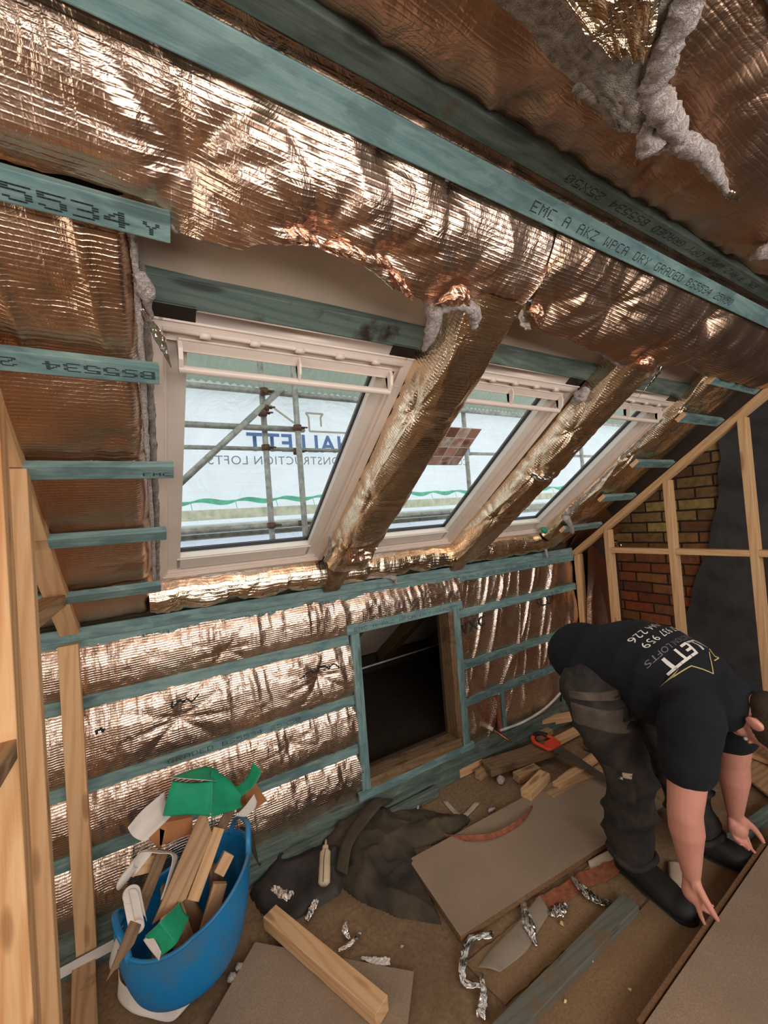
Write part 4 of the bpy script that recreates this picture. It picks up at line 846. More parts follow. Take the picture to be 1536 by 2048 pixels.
fluffy('wool_tuft', [(2.50, 1.97, 1.29), (2.51, 1.965, 1.25), (2.52, 1.965, 1.20)], [0.006, 0.010, 0.004], M['wool'], 'thin wool drip near the right end of the knee wall top', seed=20, n=12)
# silver spikes
def shard(name, pts, w, mat, label, th=0.0008, parent=None, seed=1, cat='foil scrap'):
    """crumpled ribbon along pts with width list"""
    rr = random.Random(seed); n = 26; sp = spline(pts, n); m = 7
    V = np.zeros((n + 1, m + 1, 3)); x = None
    for i, p in enumerate(sp):
        t = (sp[min(i + 1, n)] - sp[max(i - 1, 0)]).normalized(); a = Vector((0, 0, 1))
        x = t.cross(a).normalized() if abs(t.z) < 0.95 else Vector((1, 0, 0)); y = t.cross(x)
        W_ = float(np.interp(i / n, np.linspace(0, 1, len(w)), w)) if isinstance(w, (list, tuple)) else w
        for j in range(m + 1):
            q = (j / m - 0.5) * 2 * W_
            V[i, j] = p + x * q + y * (rr.random() - 0.5) * W_ * 0.75 + t * (rr.random() - 0.5) * W_ * 0.3
    uvv = np.stack(np.meshgrid(np.linspace(0, 0.3, n + 1), np.linspace(0, 0.05, m + 1), indexing='ij'), -1)
    o = grid_mesh(name, V, n, m, uvv, mat, parent, None, False, solid=th)
    return tag(o, label, cat) if parent is None else o
shard('foil_shard', P3([(0.02, 1.325, -0.05), (0.05, 1.27, -0.05), (0.075, 1.20, -0.04)], 0), [0.004, 0.012, 0.001], M['silver'], 'bent silver foil sliver over the top left corner of the left window')
shard('foil_shard', P3([(1.84, 1.50, 0.0), (1.82, 1.42, 0.02), (1.79, 1.35, 0.04)], 0), [0.02, 0.014, 0.001], M['silver'], 'pointed silver foil shard hanging by the second wrapped rafter', seed=3)
shard('foil_shard', [(3.02, 1.85, 1.32), (3.08, 1.78, 1.27), (3.16, 1.70, 1.19)], [0.02, 0.05, 0.004], M['silver'], 'crumpled silver foil tongue behind the end partition', seed=4)
# hanging wool flap of the ceiling with its foil face, above the upper right
def quad_patch(name, C, nu, nv, hf, mat, parent=None, uvs=(0.4, 0.4), solid=0.0, smooth=True):
    """bilinear patch of 4 corners C (world) displaced downwards by hf"""
    u, v = np.meshgrid(np.linspace(0, 1, nu + 1), np.linspace(0, 1, nv + 1), indexing='ij'); C = [np.array(c, float) for c in C]
    P = (C[0] * (1 - u)[..., None] * (1 - v)[..., None] + C[1] * u[..., None] * (1 - v)[..., None] + C[2] * u[..., None] * v[..., None] + C[3] * (1 - u)[..., None] * v[..., None])
    h, ex, ey = hf(u, v); P[..., 2] -= h; P[..., 0] += ex; P[..., 1] += ey
    return grid_mesh(name, P, nu, nv, np.stack([u * uvs[0], v * uvs[1]], -1), mat, parent, None, smooth, solid)
Z1 = CZ - 0.035
wf = empty('wool_flap', (0.70, 0.33, Z1), 'torn pale wool flap with gold foil face sagging from the upper right ceiling', 'insulation')
quad_patch('wool_layer', [F(955, -60, Z1), F(1410, -60, Z1), F(1290, 235, Z1), F(1225, 225, Z1)], 60, 50, lambda u, v: (0.02 * fbm(u * 4, v * 4) + 0.02 * np.sin(np.pi * u), 0.012 * (fbm(u * 9, v * 9 + 4) - 0.5) * (v > 0.1), 0.014 * (fbm(u * 11 + 8, v * 9) - 0.5)), M['wool_grey'], wf, solid=0.012)
Z2 = CZ - 0.068
quad_patch('foil_face', [F(1070, -60, Z2), F(1335, -60, Z2), F(1292, 112, Z2), F(1215, 96, Z2)], 60, 40, lambda u, v: (0.012 * ridge(u * 6, v * 3, 2) + 0.008 * fbm(u * 12, v * 12), 0 * u, 0 * u), M['foil_gold'], wf, uvs=(0.25, 0.18))
fluffy('wool_strip', [F(1395, -40, Z1 - 0.03), F(1340, 90, Z1 - 0.035), F(1300, 190, Z1 - 0.03), F(1290, 215, Z1 - 0.02)], [0.020, 0.020, 0.019, 0.012], M['wool'], '', parent=wf, seed=31, n=50, squash=0.5)
fluffy('wool_fringe', [F(1150, 170, Z1 - 0.02), F(1190, 195, Z1 - 0.02), F(1235, 235, Z1 - 0.01)], 0.010, M['wool_grey'], '', parent=wf, seed=32, n=30, squash=0.5)
fluffy('wool_tuft', [F(1300, 190, 2.235), F(1325, 215, 2.23), F(1355, 265, 2.23), F(1372, 280, 2.235)], [0.012, 0.022, 0.016, 0.006], M['wool'], 'white wool tongue hanging just below the ceiling flap', seed=33, n=30)
fluffy('wool_tuft', [F(1280, 245, 2.235), F(1300, 285, 2.225), F(1275, 308, 2.235)], [0.006, 0.022, 0.004], M['wool'], 'small pointed white wool wisp under the ceiling flap', seed=34, n=20)
fluffy('wool_tuft', [F(1300, 300, 2.245), F(1345, 285, 2.235), F(1400, 305, 2.235), F(1430, 345, 2.24), F(1455, 385, 2.25)], [0.010, 0.014, 0.018, 0.013, 0.005], M['wool'], 'long white wool streak trailing across the ceiling foil', seed=35, n=50)
fluffy('wool_tuft', [F(1500, 520, 2.25), F(1525, 505, 2.24), F(1550, 500, 2.24)], [0.004, 0.018, 0.02], M['wool'], 'wool wisp at the right edge of the ceiling foil', seed=36, n=16)
shard('foil_shard', [F(1448, 380, 2.25), F(1462, 392, 2.245), F(1478, 402, 2.25)], [0.004, 0.010, 0.003], M['silver'], 'silver glint of foil at the end of the ceiling wool streak', seed=37)

# ------------------------------------------------------------------ end partition (pine studwork)
PX = 2.875
def stud(y, z0, z1, label, x=PX, w=0.038, dep=0.063):
    return timber('timber_stud', (x + dep / 2, y - w / 2, z0), (x + dep / 2, y - w / 2, z1), w, dep, (-1, 0, 0), M['pine'], label=label, cat='stud', bev=0.002)
stud(2.000, 0.0, 1.190, 'first pine stud of the end partition, standing at the knee wall corner')
stud(1.745, 0.0, 1.375, 'second pine stud of the end partition, behind the person')
stud(1.327, 0.0, 1.685, 'third pine stud of the end partition, in front of the brick wall')
stud(0.922, 0.0, 1.985, 'tall fourth pine stud of the end partition, in front of the dark render')
timber('partition_rail', SP(PX + 0.0315, -0.03, 0.02), SP(PX + 0.0315, 1.80, 0.02), 0.063, 0.040, tuple(-NV), M['pine'], label='sloping pine top rail of the end partition under the roof', cat='rail')
for a, b, lb in ((1.745, 1.327, 'between second and third stud'), (1.327, 0.922, 'between third and fourth stud'), (0.922, 0.50, 'beyond the fourth stud at the photo edge')):
    timber('noggin', (PX + 0.0315, a - 0.038, 1.228), (PX + 0.0315, b, 1.228), 0.063, 0.036, (0, 0, 1), M['pine'], label='level pine noggin of the end partition, ' + lb, cat='noggin')
# left partition, close to the camera
LX = -0.2745
timber('timber_stud', (LX, 1.966, 0.0), (LX, 1.966, 1.19), 0.063, 0.036, UPY, M['pine'], label='pine stud standing against the knee wall at the left, with knots and a nail mark', cat='stud')
timber('timber_stud', (LX + 0.006, 1.285, 0.0), (LX + 0.006, 1.285, 1.76), 0.066, 0.036, UPY, M['pine'], label='second pine stud of the left partition, narrow sliver behind the nearest one', cat='stud')
timber('timber_stud', (LX - 0.012, 1.120, 0.0), (LX - 0.012, 1.120, 1.88), 0.090, 0.055, UPY, M['pine_bold'], label='nearest thick pine post at the left edge with bold wavy grain', cat='stud')
timber('partition_rail', SP(LX, -0.02, -0.02), SP(LX, 1.74, -0.02), 0.063, 0.040, tuple(-NV), M['pine'], label='sloping pine rail of the left partition running up under the battens', cat='rail')
timber('noggin', (LX, 1.30, 1.383), (LX, 1.74, 1.383), 0.063, 0.038, (0, 0, 1), M['pine_old'], label='grey pine noggin between the left studs, meeting the sloping rail', cat='noggin')
timber('noggin', (LX, 0.55, 1.172), (LX, 1.093, 1.172), 0.063, 0.040, (0, 0, 1), M['pine_old'], label='pine noggin at the left photo edge in front of the nearest post', cat='noggin')
timber('loose_batten', F(168, 1925, 0.02), F(170, 2110, 0.02), 0.070, 0.038, (0, 0, 1), M['pine_old'], label='pine board lying on the floor at the foot of the left stud', cat='timber')
timber('white_strip', (-0.385, 1.925, 0.045), (-0.165, 1.925, 0.055), 0.036, 0.004, UPY, M['fleece'], label='flat white strip leaning across the foot of the left stud', cat='strip', bev=0.0008)

# ------------------------------------------------------------------ floor: sheets and long timbers
def slab(name, pts, t, mat, label, cat, edge=None, wob=0.0, seed=0, parent=None):
    """sheet with top outline pts (list of Vectors) and thickness t downwards"""
    rr = random.Random(seed); P = []
    for a, b in zip(pts, pts[1:] + pts[:1]):
        k = max(1, int((b - a).length / 0.03)) if wob else 1
        for i in range(k): P.append(a.lerp(b, i / k) + Vector((rr.uniform(-wob, wob), rr.uniform(-wob, wob), 0)))
    bm = bmesh.new(); c = sum(P, Vector()) / len(P)
    A = [bm.verts.new(p) for p in P]; B = [bm.verts.new(p - Vector((0, 0, t))) for p in P]; n = len(P)
    top = bm.faces.new(A); bot = bm.faces.new(B[::-1]); 
    for i in range(n): f_ = bm.faces.new((A[(i + 1) % n], A[i], B[i], B[(i + 1) % n])); f_.material_index = 1 if edge else 0
    bmesh.ops.recalc_face_normals(bm, faces=bm.faces)
    return tag(bm_obj(name, bm, [mat, edge] if edge else mat, parent), label, cat)
slab('deck_panel', [F(930, 1925, 0.006), F(1180, 1730, 0.006), F(1240, 1800, 0.006), F(1010, 2010, 0.006)], 0.006, M['deck'], 'dusty floor panel strip between the centre chipboard and the blue-grey timber', 'panel', wob=0.003, seed=1)
slab('deck_panel', [F(1060, 2060, 0.008), F(1285, 1815, 0.008), F(1400, 1690, 0.008), F(1560, 1700, 0.008), F(1300, 2100, 0.008)], 0.008, M['deck'], 'brown deck panel under the feet between the long timber and the held chipboard', 'panel')
slab('chipboard_sheet', [F(817, 1719, 0.030), F(921, 1873, 0.030), F(1330, 1611, 0.030), F(1205, 1508, 0.030)], 0.022, M['chip'], 'large chipboard sheet lying in the middle of the floor under the curved strip', 'board', edge=M['chip_edge'])
slab('chipboard_sheet', [F(510, 1884, 0.02), F(828, 1943, 0.02), F(806, 2130, 0.02), F(370, 2130, 0.02)], 0.018, M['chip'], 'chipboard sheet in the foreground below the square pine timber', 'board', edge=M['chip_edge'])
hb = slab('chipboard_sheet', [F(1290, 2048, 0.075), F(1500, 1742, 0.090), F(1560, 1655, 0.090), F(1900, 1800, 0.06), F(1900, 2300, 0.06), F(1245, 2110, 0.07)], 0.022, M['chip'], 'big chipboard sheet at the lower right gripped by the person', 'board', edge=M['chip_edge'])
a, b = F(1285, 2050, 0.070), F(1497, 1742, 0.083)
timber('edge_tongue', a + Vector((0, 0.010, -0.006)), b + (b - a) * 0.25 + Vector((0, 0.010, -0.006)), 0.016, 0.010, (0, 0, 1), M['chip_edge'], hb)
timber('treated_timber', F(1000, 2080, 0.018), F(1262, 1806, 0.018), 0.062, 0.036, (0, 0, 1), M['teal_floor'], label='long grey-blue treated timber running across the floor to the boot', cat='timber')
timber('timber_offcut', F(540, 1833, 0.045), F(765, 2025, 0.045), 0.062, 0.048, (0, 0, 1), M['pine'], label='square pale pine timber lying in the foreground across the chipboard', cat='timber')
slab('plywood_sheet', [F(1462, 1530, 0.04), F(1500, 1478, 0.04), F(1680, 1540, 0.04), F(1600, 1640, 0.04)], 0.012, M['pine_old'], 'pale plywood sheet on the floor beyond the arms at the right edge', 'board')
timber('treated_timber', F(1455, 1690, 0.03), F(1600, 1580, 0.03), 0.05, 0.03, (0, 0, 1), M['teal_dull'], label='short teal-grey timber on the floor behind the far arm', cat='timber')
timber('plank', F(1480, 1500, 0.06), F(1640, 1560, 0.06), 0.05, 0.02, (0, 0, 1), M['pine'], label='pine plank lying on the plywood at the right photo edge', cat='timber')
# ------------------------------------------------------------------ pine offcuts by the hatch
def off(px0, px1, z, w, t, mat, label, cut0=0, cut1=0, rough=0.0):
    return timber('timber_offcut', F(px0[0], px0[1], z), F(px1[0], px1[1], z), w, t, (0, 0, 1), M[mat], label=label, cat='offcut', cut0=cut0, cut1=cut1, rough=rough)
off((862, 1563), (1075, 1462), 0.026, 0.045, 0.05, 'pine', 'long pine offcut along the sole plate below the hatch, nearest end square')
off((915, 1545), (962, 1524), 0.030, 0.042, 0.05, 'pine', 'short pine block leaning on the long offcut under the hatch')
off((955, 1552), (975, 1538), 0.024, 0.04, 0.045, 'pine_old', 'small pine block tucked below the dusty brown plank')
off((972, 1537), (1112, 1492), 0.060, 0.105, 0.045, 'pine_dark', 'thick dusty brown timber lying across the offcuts under the saw', rough=0.004)
off((1032, 1556), (1075, 1538), 0.028, 0.055, 0.045, 'pine_old', 'stubby grey-brown block beside the split pine block')
off((1052, 1590), (1090, 1550), 0.050, 0.062, 0.042, 'pine', 'bright pine block resting tilted at the top edge of the chipboard')
off((1046, 1450), (1190, 1424), 0.060, 0.056, 0.045, 'pine', 'pine length lying at the back of the offcuts behind the saw handle')
off((1095, 1492), (1195, 1440), 0.030, 0.055, 0.03, 'pine', 'pine length pointing to the boot behind the saw')
off((1075, 1476), (1100, 1462), 0.030, 0.05, 0.04, 'pine_old', 'small rounded pine end just behind the orange saw handle')
off((1112, 1572), (1215, 1500), 0.046, 0.045, 0.022, 'pine', 'flat pine strip under the saw blade, upper of two')
off((1098, 1592), (1222, 1528), 0.030, 0.050, 0.022, 'pine_old', 'flat pine strip under the saw blade, lower of two')
off((1120, 1562), (1222, 1486), 0.024, 0.035, 0.02, 'pine', 'thin pine strip farthest back under the saw blade')
off((1180, 1500), (1225, 1470), 0.020, 0.10, 0.02, 'pine_dark', 'dusty brown board end between the offcuts and the leg')
# ------------------------------------------------------------------ handsaw
p0, p1 = F(1108, 1492, 0.095), F(1232, 1568, 0.058)
MS, LS = frame_M(p0, p1, (0, 0, 1)); MS.translation = p0
saw = empty('handsaw', p0, 'handsaw with orange and black handle lying over the pine offcuts', 'saw')
def in_frame(Mx, pts2, t, mat, name, parent, bev=0.0):
    bm = bmesh.new(); A = [bm.verts.new(Mx @ Vector((x, y, t / 2))) for x, y in pts2]; B = [bm.verts.new(Mx @ Vector((x, y, -t / 2))) for x, y in pts2]; n = len(pts2)
    bm.faces.new(A); bm.faces.new(B[::-1])
    for i in range(n): bm.faces.new((A[(i + 1) % n], A[i], B[i], B[(i + 1) % n]))
    bmesh.ops.recalc_face_normals(bm, faces=bm.faces)
    if bev: bmesh.ops.bevel(bm, geom=[e for e in bm.edges if e.calc_face_angle(0) > 0.5], offset=bev, segments=2, affect='EDGES')
    bmesh.ops.triangulate(bm, faces=[f_ for f_ in bm.faces if len(f_.verts) > 4])
    return bm_obj(name, bm, mat, parent)
n = 46; teeth = []
for i in range(n + 1):
    x = LS * (1 - i / n); y = -0.050 + 0.026 * (1 - i / n) ; teeth += [(x, y), (x - LS / n * 0.5, y - 0.003)]
in_frame(MS, [(-0.02, 0.042), (LS * 0.97, 0.012), (LS, 0.002)] + teeth[:-1] + [(-0.02, -0.045)], 0.0015, M['saw_steel'], 'blade', saw)
hd = [(0.0, 0.050), (-0.045, 0.058), (-0.10, 0.048), (-0.135, 0.020), (-0.138, -0.012), (-0.118, -0.050), (-0.085, -0.068), (-0.035, -0.062), (0.006, -0.046)]
loop = spline([MS @ Vector((x, y, 0)) for x, y in hd + [hd[0]]], 60)
tube_obj('handle', loop, [(0.013, 0.010)] * 61, M['saw_red'], saw, 10)
tube_obj('grip', spline([MS @ Vector((x, y, 0.002)) for x, y in ((-0.125, -0.03), (-0.138, 0.0), (-0.125, 0.035), (-0.09, 0.054))], 20), [(0.016, 0.013)] * 21, M['saw_black'], saw, 10)
in_frame(MS, [(0.02, 0.046), (-0.035, 0.055), (-0.055, 0.03), (-0.05, -0.03), (-0.03, -0.055), (0.02, -0.048)], 0.018, M['saw_red'], 'blade_mount', saw, 0.004)
# ------------------------------------------------------------------ ribbons of membrane
def ribbon(name, A, B, mats, label=None, cat='membrane', n=40, m=6, th=0.0018, parent=None, camber=0.0):
    a, b = spline(A, n), spline(B, n); V = np.zeros((n + 1, m + 1, 3))
    for i in range(n + 1):
        t = (a[min(i + 1, n)] - a[max(i - 1, 0)]); nn = t.cross(b[i] - a[i]); nn = nn.normalized() if nn.length > 1e-9 else Vector((0, 0, 1))
        for j in range(m + 1): V[i, j] = a[i].lerp(b[i], j / m) + nn * camber * math.sin(math.pi * j / m)
    uvv = np.stack(np.meshgrid(np.linspace(0, 0.4, n + 1), np.linspace(0, 0.1, m + 1), indexing='ij'), -1)
    o = grid_mesh(name, V, n, m, uvv, mats, parent, None, True)
    md = o.modifiers.new('thickness', 'SOLIDIFY'); md.thickness = th; md.offset = -1
    if isinstance(mats, list) and len(mats) > 1: md.material_offset = 1
    return tag(o, label, cat) if parent is None else o
def YP(px, py, y):
    r = BM.T @ np.array([px - 768, py - 1024, FPX]); k = y / r[1]
    return Vector((r[0] * k, y, CH + r[2] * k))
WG, GW, WW = [M['green'], M['fleece']], [M['fleece'], M['green']], [M['fleece'], M['fleece']]
strip = [(640, 375 + 0), (628, 440), (626, 490), (650, 560), (720, 605), (830, 620), (950, 605), (1060, 540), (1110, 470)]
zz_ = [0.02, 0.01, 0.01, 0.005, 0.005, 0.034, 0.034, 0.034, 0.034]
A = [F(560 + x / 2.194, 1400 + y / 2.194, z) for (x, y), z in zip(strip, zz_)]
wd = [0.006, 0.008, 0.008, 0.012, 0.018, 0.026, 0.026, 0.022, 0.006]
ribbon('bent_offcut_strip', A, [p + Vector((0, 0.004, w)) for p, w in zip(A, wd)], M['bark'], 'thin reddish-brown bent strip curving over the chipboard', 'strip', n=70, th=0.003)
# ------------------------------------------------------------------ blue tub and what is in it
TC, TB = Vector((0.055, 1.705, 0)), 0.150
tub = empty('flexible_tub', TC, 'blue flexible tub full of rubbish standing before the knee wall', 'tub')
def tub_pt(ph, t):
    rim = 0.290 + 0.060 * math.cos(ph - 0.2) + 0.018 * math.cos(2 * ph)
    z = 0.004 + (rim - 0.004) * t
    r = TB * (1 - 0.42 * (1 - min(t * 3.5, 1)) ** 2) + 0.040 * t ** 0.9 + 0.018 * math.sin(math.pi * t)
    ex = 1.0 + 0.16 * t * abs(math.cos(ph)) - 0.10 * t * abs(math.sin(ph))
    return TC + Vector((math.cos(ph) * r * ex + 0.005 * t, math.sin(ph) * r * ex, z))
bm = bmesh.new(); NU, NV_ = 72, 26
R_ = [[bm.verts.new(tub_pt(2 * math.pi * i / NU, j / NV_)) for i in range(NU)] for j in range(NV_ + 1)]
for j in range(NV_):
    for i in range(NU): bm.faces.new((R_[j][i], R_[j][(i + 1) % NU], R_[j + 1][(i + 1) % NU], R_[j + 1][i]))
bm.faces.new(R_[0][::-1])
o = bm_obj('tub_body', bm, M['tub'], tub, True); md = o.modifiers.new('t', 'SOLIDIFY'); md.thickness = 0.005; md.offset = -1
tube_obj('rim', [tub_pt(2 * math.pi * i / 72, 1.0) for i in range(73)], 0.0065, M['tub'], tub, 8)
for ph0 in (0.15, math.pi + 0.1):
    q = [tub_pt(ph0 + d, 1.0) + Vector((0, 0, h)) for d, h in ((-0.42, -0.01), (-0.34, 0.035), (-0.15, 0.062), (0.15, 0.062), (0.34, 0.035), (0.42, -0.01))]
    tube_obj('handle', spline(q, 24), [(0.006, 0.011)] * 25, M['tub'], tub, 10)
def leaning(p0, p1, w, t, mat, label, up=(0, -1, 0.5), name='timber_offcut', rough=0.002, **kw):
    return timber(name, p0, p1, w, t, up, M[mat], label=label, cat='offcut', rough=rough, **kw)
leaning(YP(385, 1800, 1.60), YP(437, 1655, 1.68), 0.040, 0.040, 'pine', 'square pine batten leaning in the middle of the tub')
leaning(YP(338, 1822, 1.575), YP(415, 1640, 1.66), 0.070, 0.018, 'pine_old', 'wide rough split board leaning in the tub, left of the pine batten', cut0=-1.1, cut1=0.9)
leaning(YP(400, 1668, 1.66), YP(418, 1612, 1.68), 0.022, 0.016, 'pine_old', 'splintered tip standing up behind the wide split board', rough=0.005)
leaning(YP(240, 1925, 1.50), YP(328, 1700, 1.66), 0.036, 0.026, 'pine_dark', 'long pointed brown stake hanging over the left side of the tub', cut0=-2.2)
leaning(YP(437, 1748, 1.66), YP(458, 1706, 1.68), 0.040, 0.035, 'pine', 'short pine block end poking out by the right tub handle')
leaning(YP(262, 1736, 1.66), YP(320, 1722, 1.68), 0.045, 0.035, 'pine', 'pale block end under the white paper arch at the left of the tub')
leaning(YP(440, 1660, 1.72), YP(462, 1618, 1.74), 0.035, 0.018, 'pine_dark', 'dark split stick end standing behind the pine batten')
for k_, (x_, y_, a_, w_, l_, mt_) in enumerate([(-0.07, 0.03, 0.3, 0.05, 0.26, 'pine_dark'), (-0.02, -0.04, -0.5, 0.06, 0.24, 'pine_old'), (0.06, -0.05, 1.1, 0.05, 0.25, 'pine'), (0.10, 0.03, 0.2, 0.05, 0.24, 'pine_dark'), (0.0, 0.06, -1.0, 0.07, 0.26, 'pine_old'), (-0.09, -0.05, 0.8, 0.045, 0.2, 'pine')]):
    c_ = TC + Vector((x_, y_, 0.17)); d_ = Vector((math.sin(a_) * 0.45, math.cos(a_) * 0.35, 0.9)).normalized() * l_ / 2
    timber('timber_offcut', c_ - d_, c_ + d_, w_, 0.022, (0, -1, 0.2), M[mt_], label='short wood offcut stuffed down inside the tub, ' + ['by the left rim at the back', 'front left, under the curls', 'front right under the pine batten', 'by the right rim', 'at the back wall of the tub', 'front left corner of the tub'][k_], cat='offcut', rough=0.002)
def carton(name, a, b, c, d, depth, label):
    """open cardboard piece from a front quad pushed back along depth"""
    bm = bmesh.new(); A = [bm.verts.new(p) for p in (a, b, c, d)]; B = [bm.verts.new(p + depth) for p in (a, b, c, d)]
    bm.faces.new(A); bm.faces.new(B[::-1])
    for i in range(4): bm.faces.new((A[(i + 1) % 4], A[i], B[i], B[(i + 1) % 4]))
    bmesh.ops.recalc_face_normals(bm, faces=bm.faces)
    bmesh.ops.bevel(bm, geom=list(bm.edges), offset=0.001, segments=1, affect='EDGES')
    return tag(bm_obj(name, bm, M['card']), label, 'cardboard')
carton('cardboard_box', YP(319, 1692, 1.70), YP(384, 1668, 1.70), YP(386, 1634, 1.70), YP(319, 1648, 1.70), Vector((-0.02, 0.07, 0.0)), 'brown cardboard carton end below the green membrane in the tub')
carton('cardboard_box', YP(492, 1632, 1.82), YP(534, 1602, 1.82), YP(512, 1566, 1.82), YP(492, 1574, 1.82), Vector((-0.03, 0.05, 0.0)), 'cardboard carton piece at the right behind the green tongue')
carton('cardboard_box', YP(292, 1672, 1.70), YP(322, 1702, 1.70), YP(330, 1660, 1.70), YP(300, 1650, 1.70), Vector((-0.01, 0.04, 0.0)), 'small dark cardboard flap left of the larger carton')
Y0 = 1.72
ribbon('membrane_offcut', [YP(325, 1634, 1.68), YP(334, 1596, 1.67), YP(344, 1566, 1.68), YP(346, 1562, 1.70)], [YP(420, 1632, 1.62), YP(424, 1600, 1.62), YP(425, 1566, 1.64), YP(426, 1560, 1.67)], GW, 'big green membrane sheet folded over the top of the tub, front panel', n=24, camber=0.008)
ribbon('membrane_offcut', [YP(342, 1556, 1.68), YP(375, 1543, 1.74), YP(410, 1534, 1.78), YP(436, 1540, 1.80)], [YP(424, 1562, 1.64), YP(424, 1561, 1.65), YP(430, 1562, 1.70), YP(440, 1566, 1.74)], GW, 'green membrane crest folded back above the front panel', n=24)
ribbon('membrane_offcut', [YP(424, 1634, 1.62), YP(455, 1624, 1.66), YP(486, 1614, 1.70)], [YP(424, 1540, 1.72), YP(455, 1556, 1.74), YP(484, 1590, 1.72)], WG, 'green membrane wing sloping down right of the fold', n=24, camber=-0.01)
ribbon('membrane_offcut', [YP(466, 1578, 1.84), YP(490, 1560, 1.83), YP(503, 1535, 1.83), YP(505, 1524, 1.84)], [YP(482, 1594, 1.80), YP(506, 1574, 1.79), YP(520, 1552, 1.79), YP(522, 1540, 1.80)], GW, 'dark green membrane tongue sticking up at the right of the tub', n=20)
ribbon('fleece_offcut', [YP(255, 1655, 1.64), YP(285, 1620, 1.68), YP(330, 1582, 1.72)], [YP(290, 1684, 1.62), YP(325, 1650, 1.64), YP(345, 1630, 1.68)], WW, 'grey-white membrane back flap hanging left of the green sheet', n=20, camber=0.02)
ribbon('fleece_offcut', [YP(470, 1632, 1.72), YP(490, 1612, 1.74), YP(508, 1588, 1.76)], [YP(490, 1634, 1.72), YP(508, 1620, 1.73), YP(514, 1604, 1.75)], WW, 'white membrane corner below the green tongue', n=16)
ribbon('fleece_offcut', [YP(258, 1730, 1.60), YP(282, 1706, 1.60), YP(318, 1706, 1.59), YP(345, 1712, 1.58), YP(335, 1760, 1.58), YP(322, 1800, 1.57)], [YP(268, 1722, 1.66), YP(292, 1700, 1.66), YP(322, 1700, 1.66), YP(355, 1710, 1.66), YP(350, 1742, 1.66), YP(338, 1790, 1.64)], WW, 'white paper strip arched over the left side of the tub', n=40)
def roll_pts(cx, cy, y, r, turns, n=30, ph=0.0): 
    return [YP(cx, cy, y) + Vector((math.cos(ph + 2 * math.pi * turns * i / n) * r * (1 - 0.3 * i / n), 0.3 * r * math.sin(2 * math.pi * i / n), math.sin(ph + 2 * math.pi * turns * i / n) * r * (1 - 0.3 * i / n))) for i in range(n + 1)]
a = roll_pts(262, 1790, 1.56, 0.026, 1.3); ribbon('fleece_offcut', a, [p + Vector((0.012, -0.02, -0.085)) for p in a], WW, 'rolled white paper curl hanging out of the left of the tub', n=50)
a = roll_pts(250, 1765, 1.62, 0.03, 0.6, ph=0.3); ribbon('fleece_offcut', a, [p + Vector((0.05, 0.0, 0.045)) for p in a], WW, 'upper white paper curl above the rolled one', n=40)
ribbon('fleece_offcut', [YP(246, 1850, 1.66), YP(226, 1890, 1.70), YP(218, 1925, 1.74)], [YP(252, 1880, 1.62), YP(248, 1905, 1.66), YP(245, 1930, 1.72)], WW, 'beige fleece piece crumpled between the tub and the left stud', n=16, camber=0.02)
ribbon('membrane_offcut', [YP(290, 1872, 1.52), YP(312, 1852, 1.50), YP(325, 1838, 1.50), YP(360, 1804, 1.56)], [YP(322, 1912, 1.47), YP(345, 1895, 1.46), YP(358, 1878, 1.47), YP(378, 1835, 1.54)], GW, 'green membrane strip hanging over the front rim of the tub', n=26, camber=0.006)
ribbon('membrane_offcut', [YP(286, 1880, 1.52), YP(300, 1900, 1.49), YP(318, 1922, 1.47)], [YP(300, 1866, 1.52), YP(312, 1884, 1.49), YP(322, 1905, 1.47)], GW, 'dark green underside of the strip over the tub rim', n=12)
fl = [F(238, 1972, 0), F(236, 2002, 0), F(262, 2028, 0), F(300, 2040, 0), F(345, 2046, 0), F(380, 2010, 0)]
ribbon('membrane_offcut', [p + Vector((0, 0, 0.006)) for p in fl], [p + Vector((0.012 * k, 0.006, 0.055 - 0.006 * k)) for k, p in enumerate(fl)], [M['fleece'], M['green']], 'curved white and green membrane strip standing on the floor around the tub foot', n=50)
# ------------------------------------------------------------------ dark cloth heap
def heap(name, poly, hf, mat, label, cat, step=0.008, seed=0, z0=0.0):
    P = [F(x, y) for x, y in poly]; xs_ = [p.x for p in P]; ys_ = [p.y for p in P]
    nu, nv = int((max(xs_) - min(xs_)) / step), int((max(ys_) - min(ys_)) / step)
    u, v = np.meshgrid(np.linspace(min(xs_), max(xs_), nu + 1), np.linspace(min(ys_), max(ys_), nv + 1), indexing='ij')
    d = np.full(u.shape, 1e9); ins = np.zeros(u.shape, bool)
    for a, b in zip(P, P[1:] + P[:1]):
        ex, ey = b.x - a.x, b.y - a.y; t = np.clip(((u - a.x) * ex + (v - a.y) * ey) / (ex * ex + ey * ey), 0, 1)
        d = np.minimum(d, np.hypot(u - a.x - t * ex, v - a.y - t * ey))
        c = ((a.y > v) != (b.y > v)) & (u < (b.x - a.x) * (v - a.y) / ((b.y - a.y) + 1e-12) + a.x); ins ^= c
    d = np.where(ins, d, -d) + 0.012 * (fbm(u * 16, v * 16) - 0.5)
    h = np.where(d > 0, hf(u, v, np.maximum(d, 0)), 0) - 0.009 + 0.009 * np.clip(d / 0.01, 0, 1) + z0
    kp = ((d[:-1, :-1] > -0.012) & (d[1:, 1:] > -0.012))
    o = grid_mesh(name, np.stack([u, v, h + 0.003], -1), nu, nv, np.stack([u, v], -1), mat, None, kp, solid=0.003)
    return tag(o, label, cat)
edge = lambda d, r: np.clip(d / r, 0, 1) ** 0.5
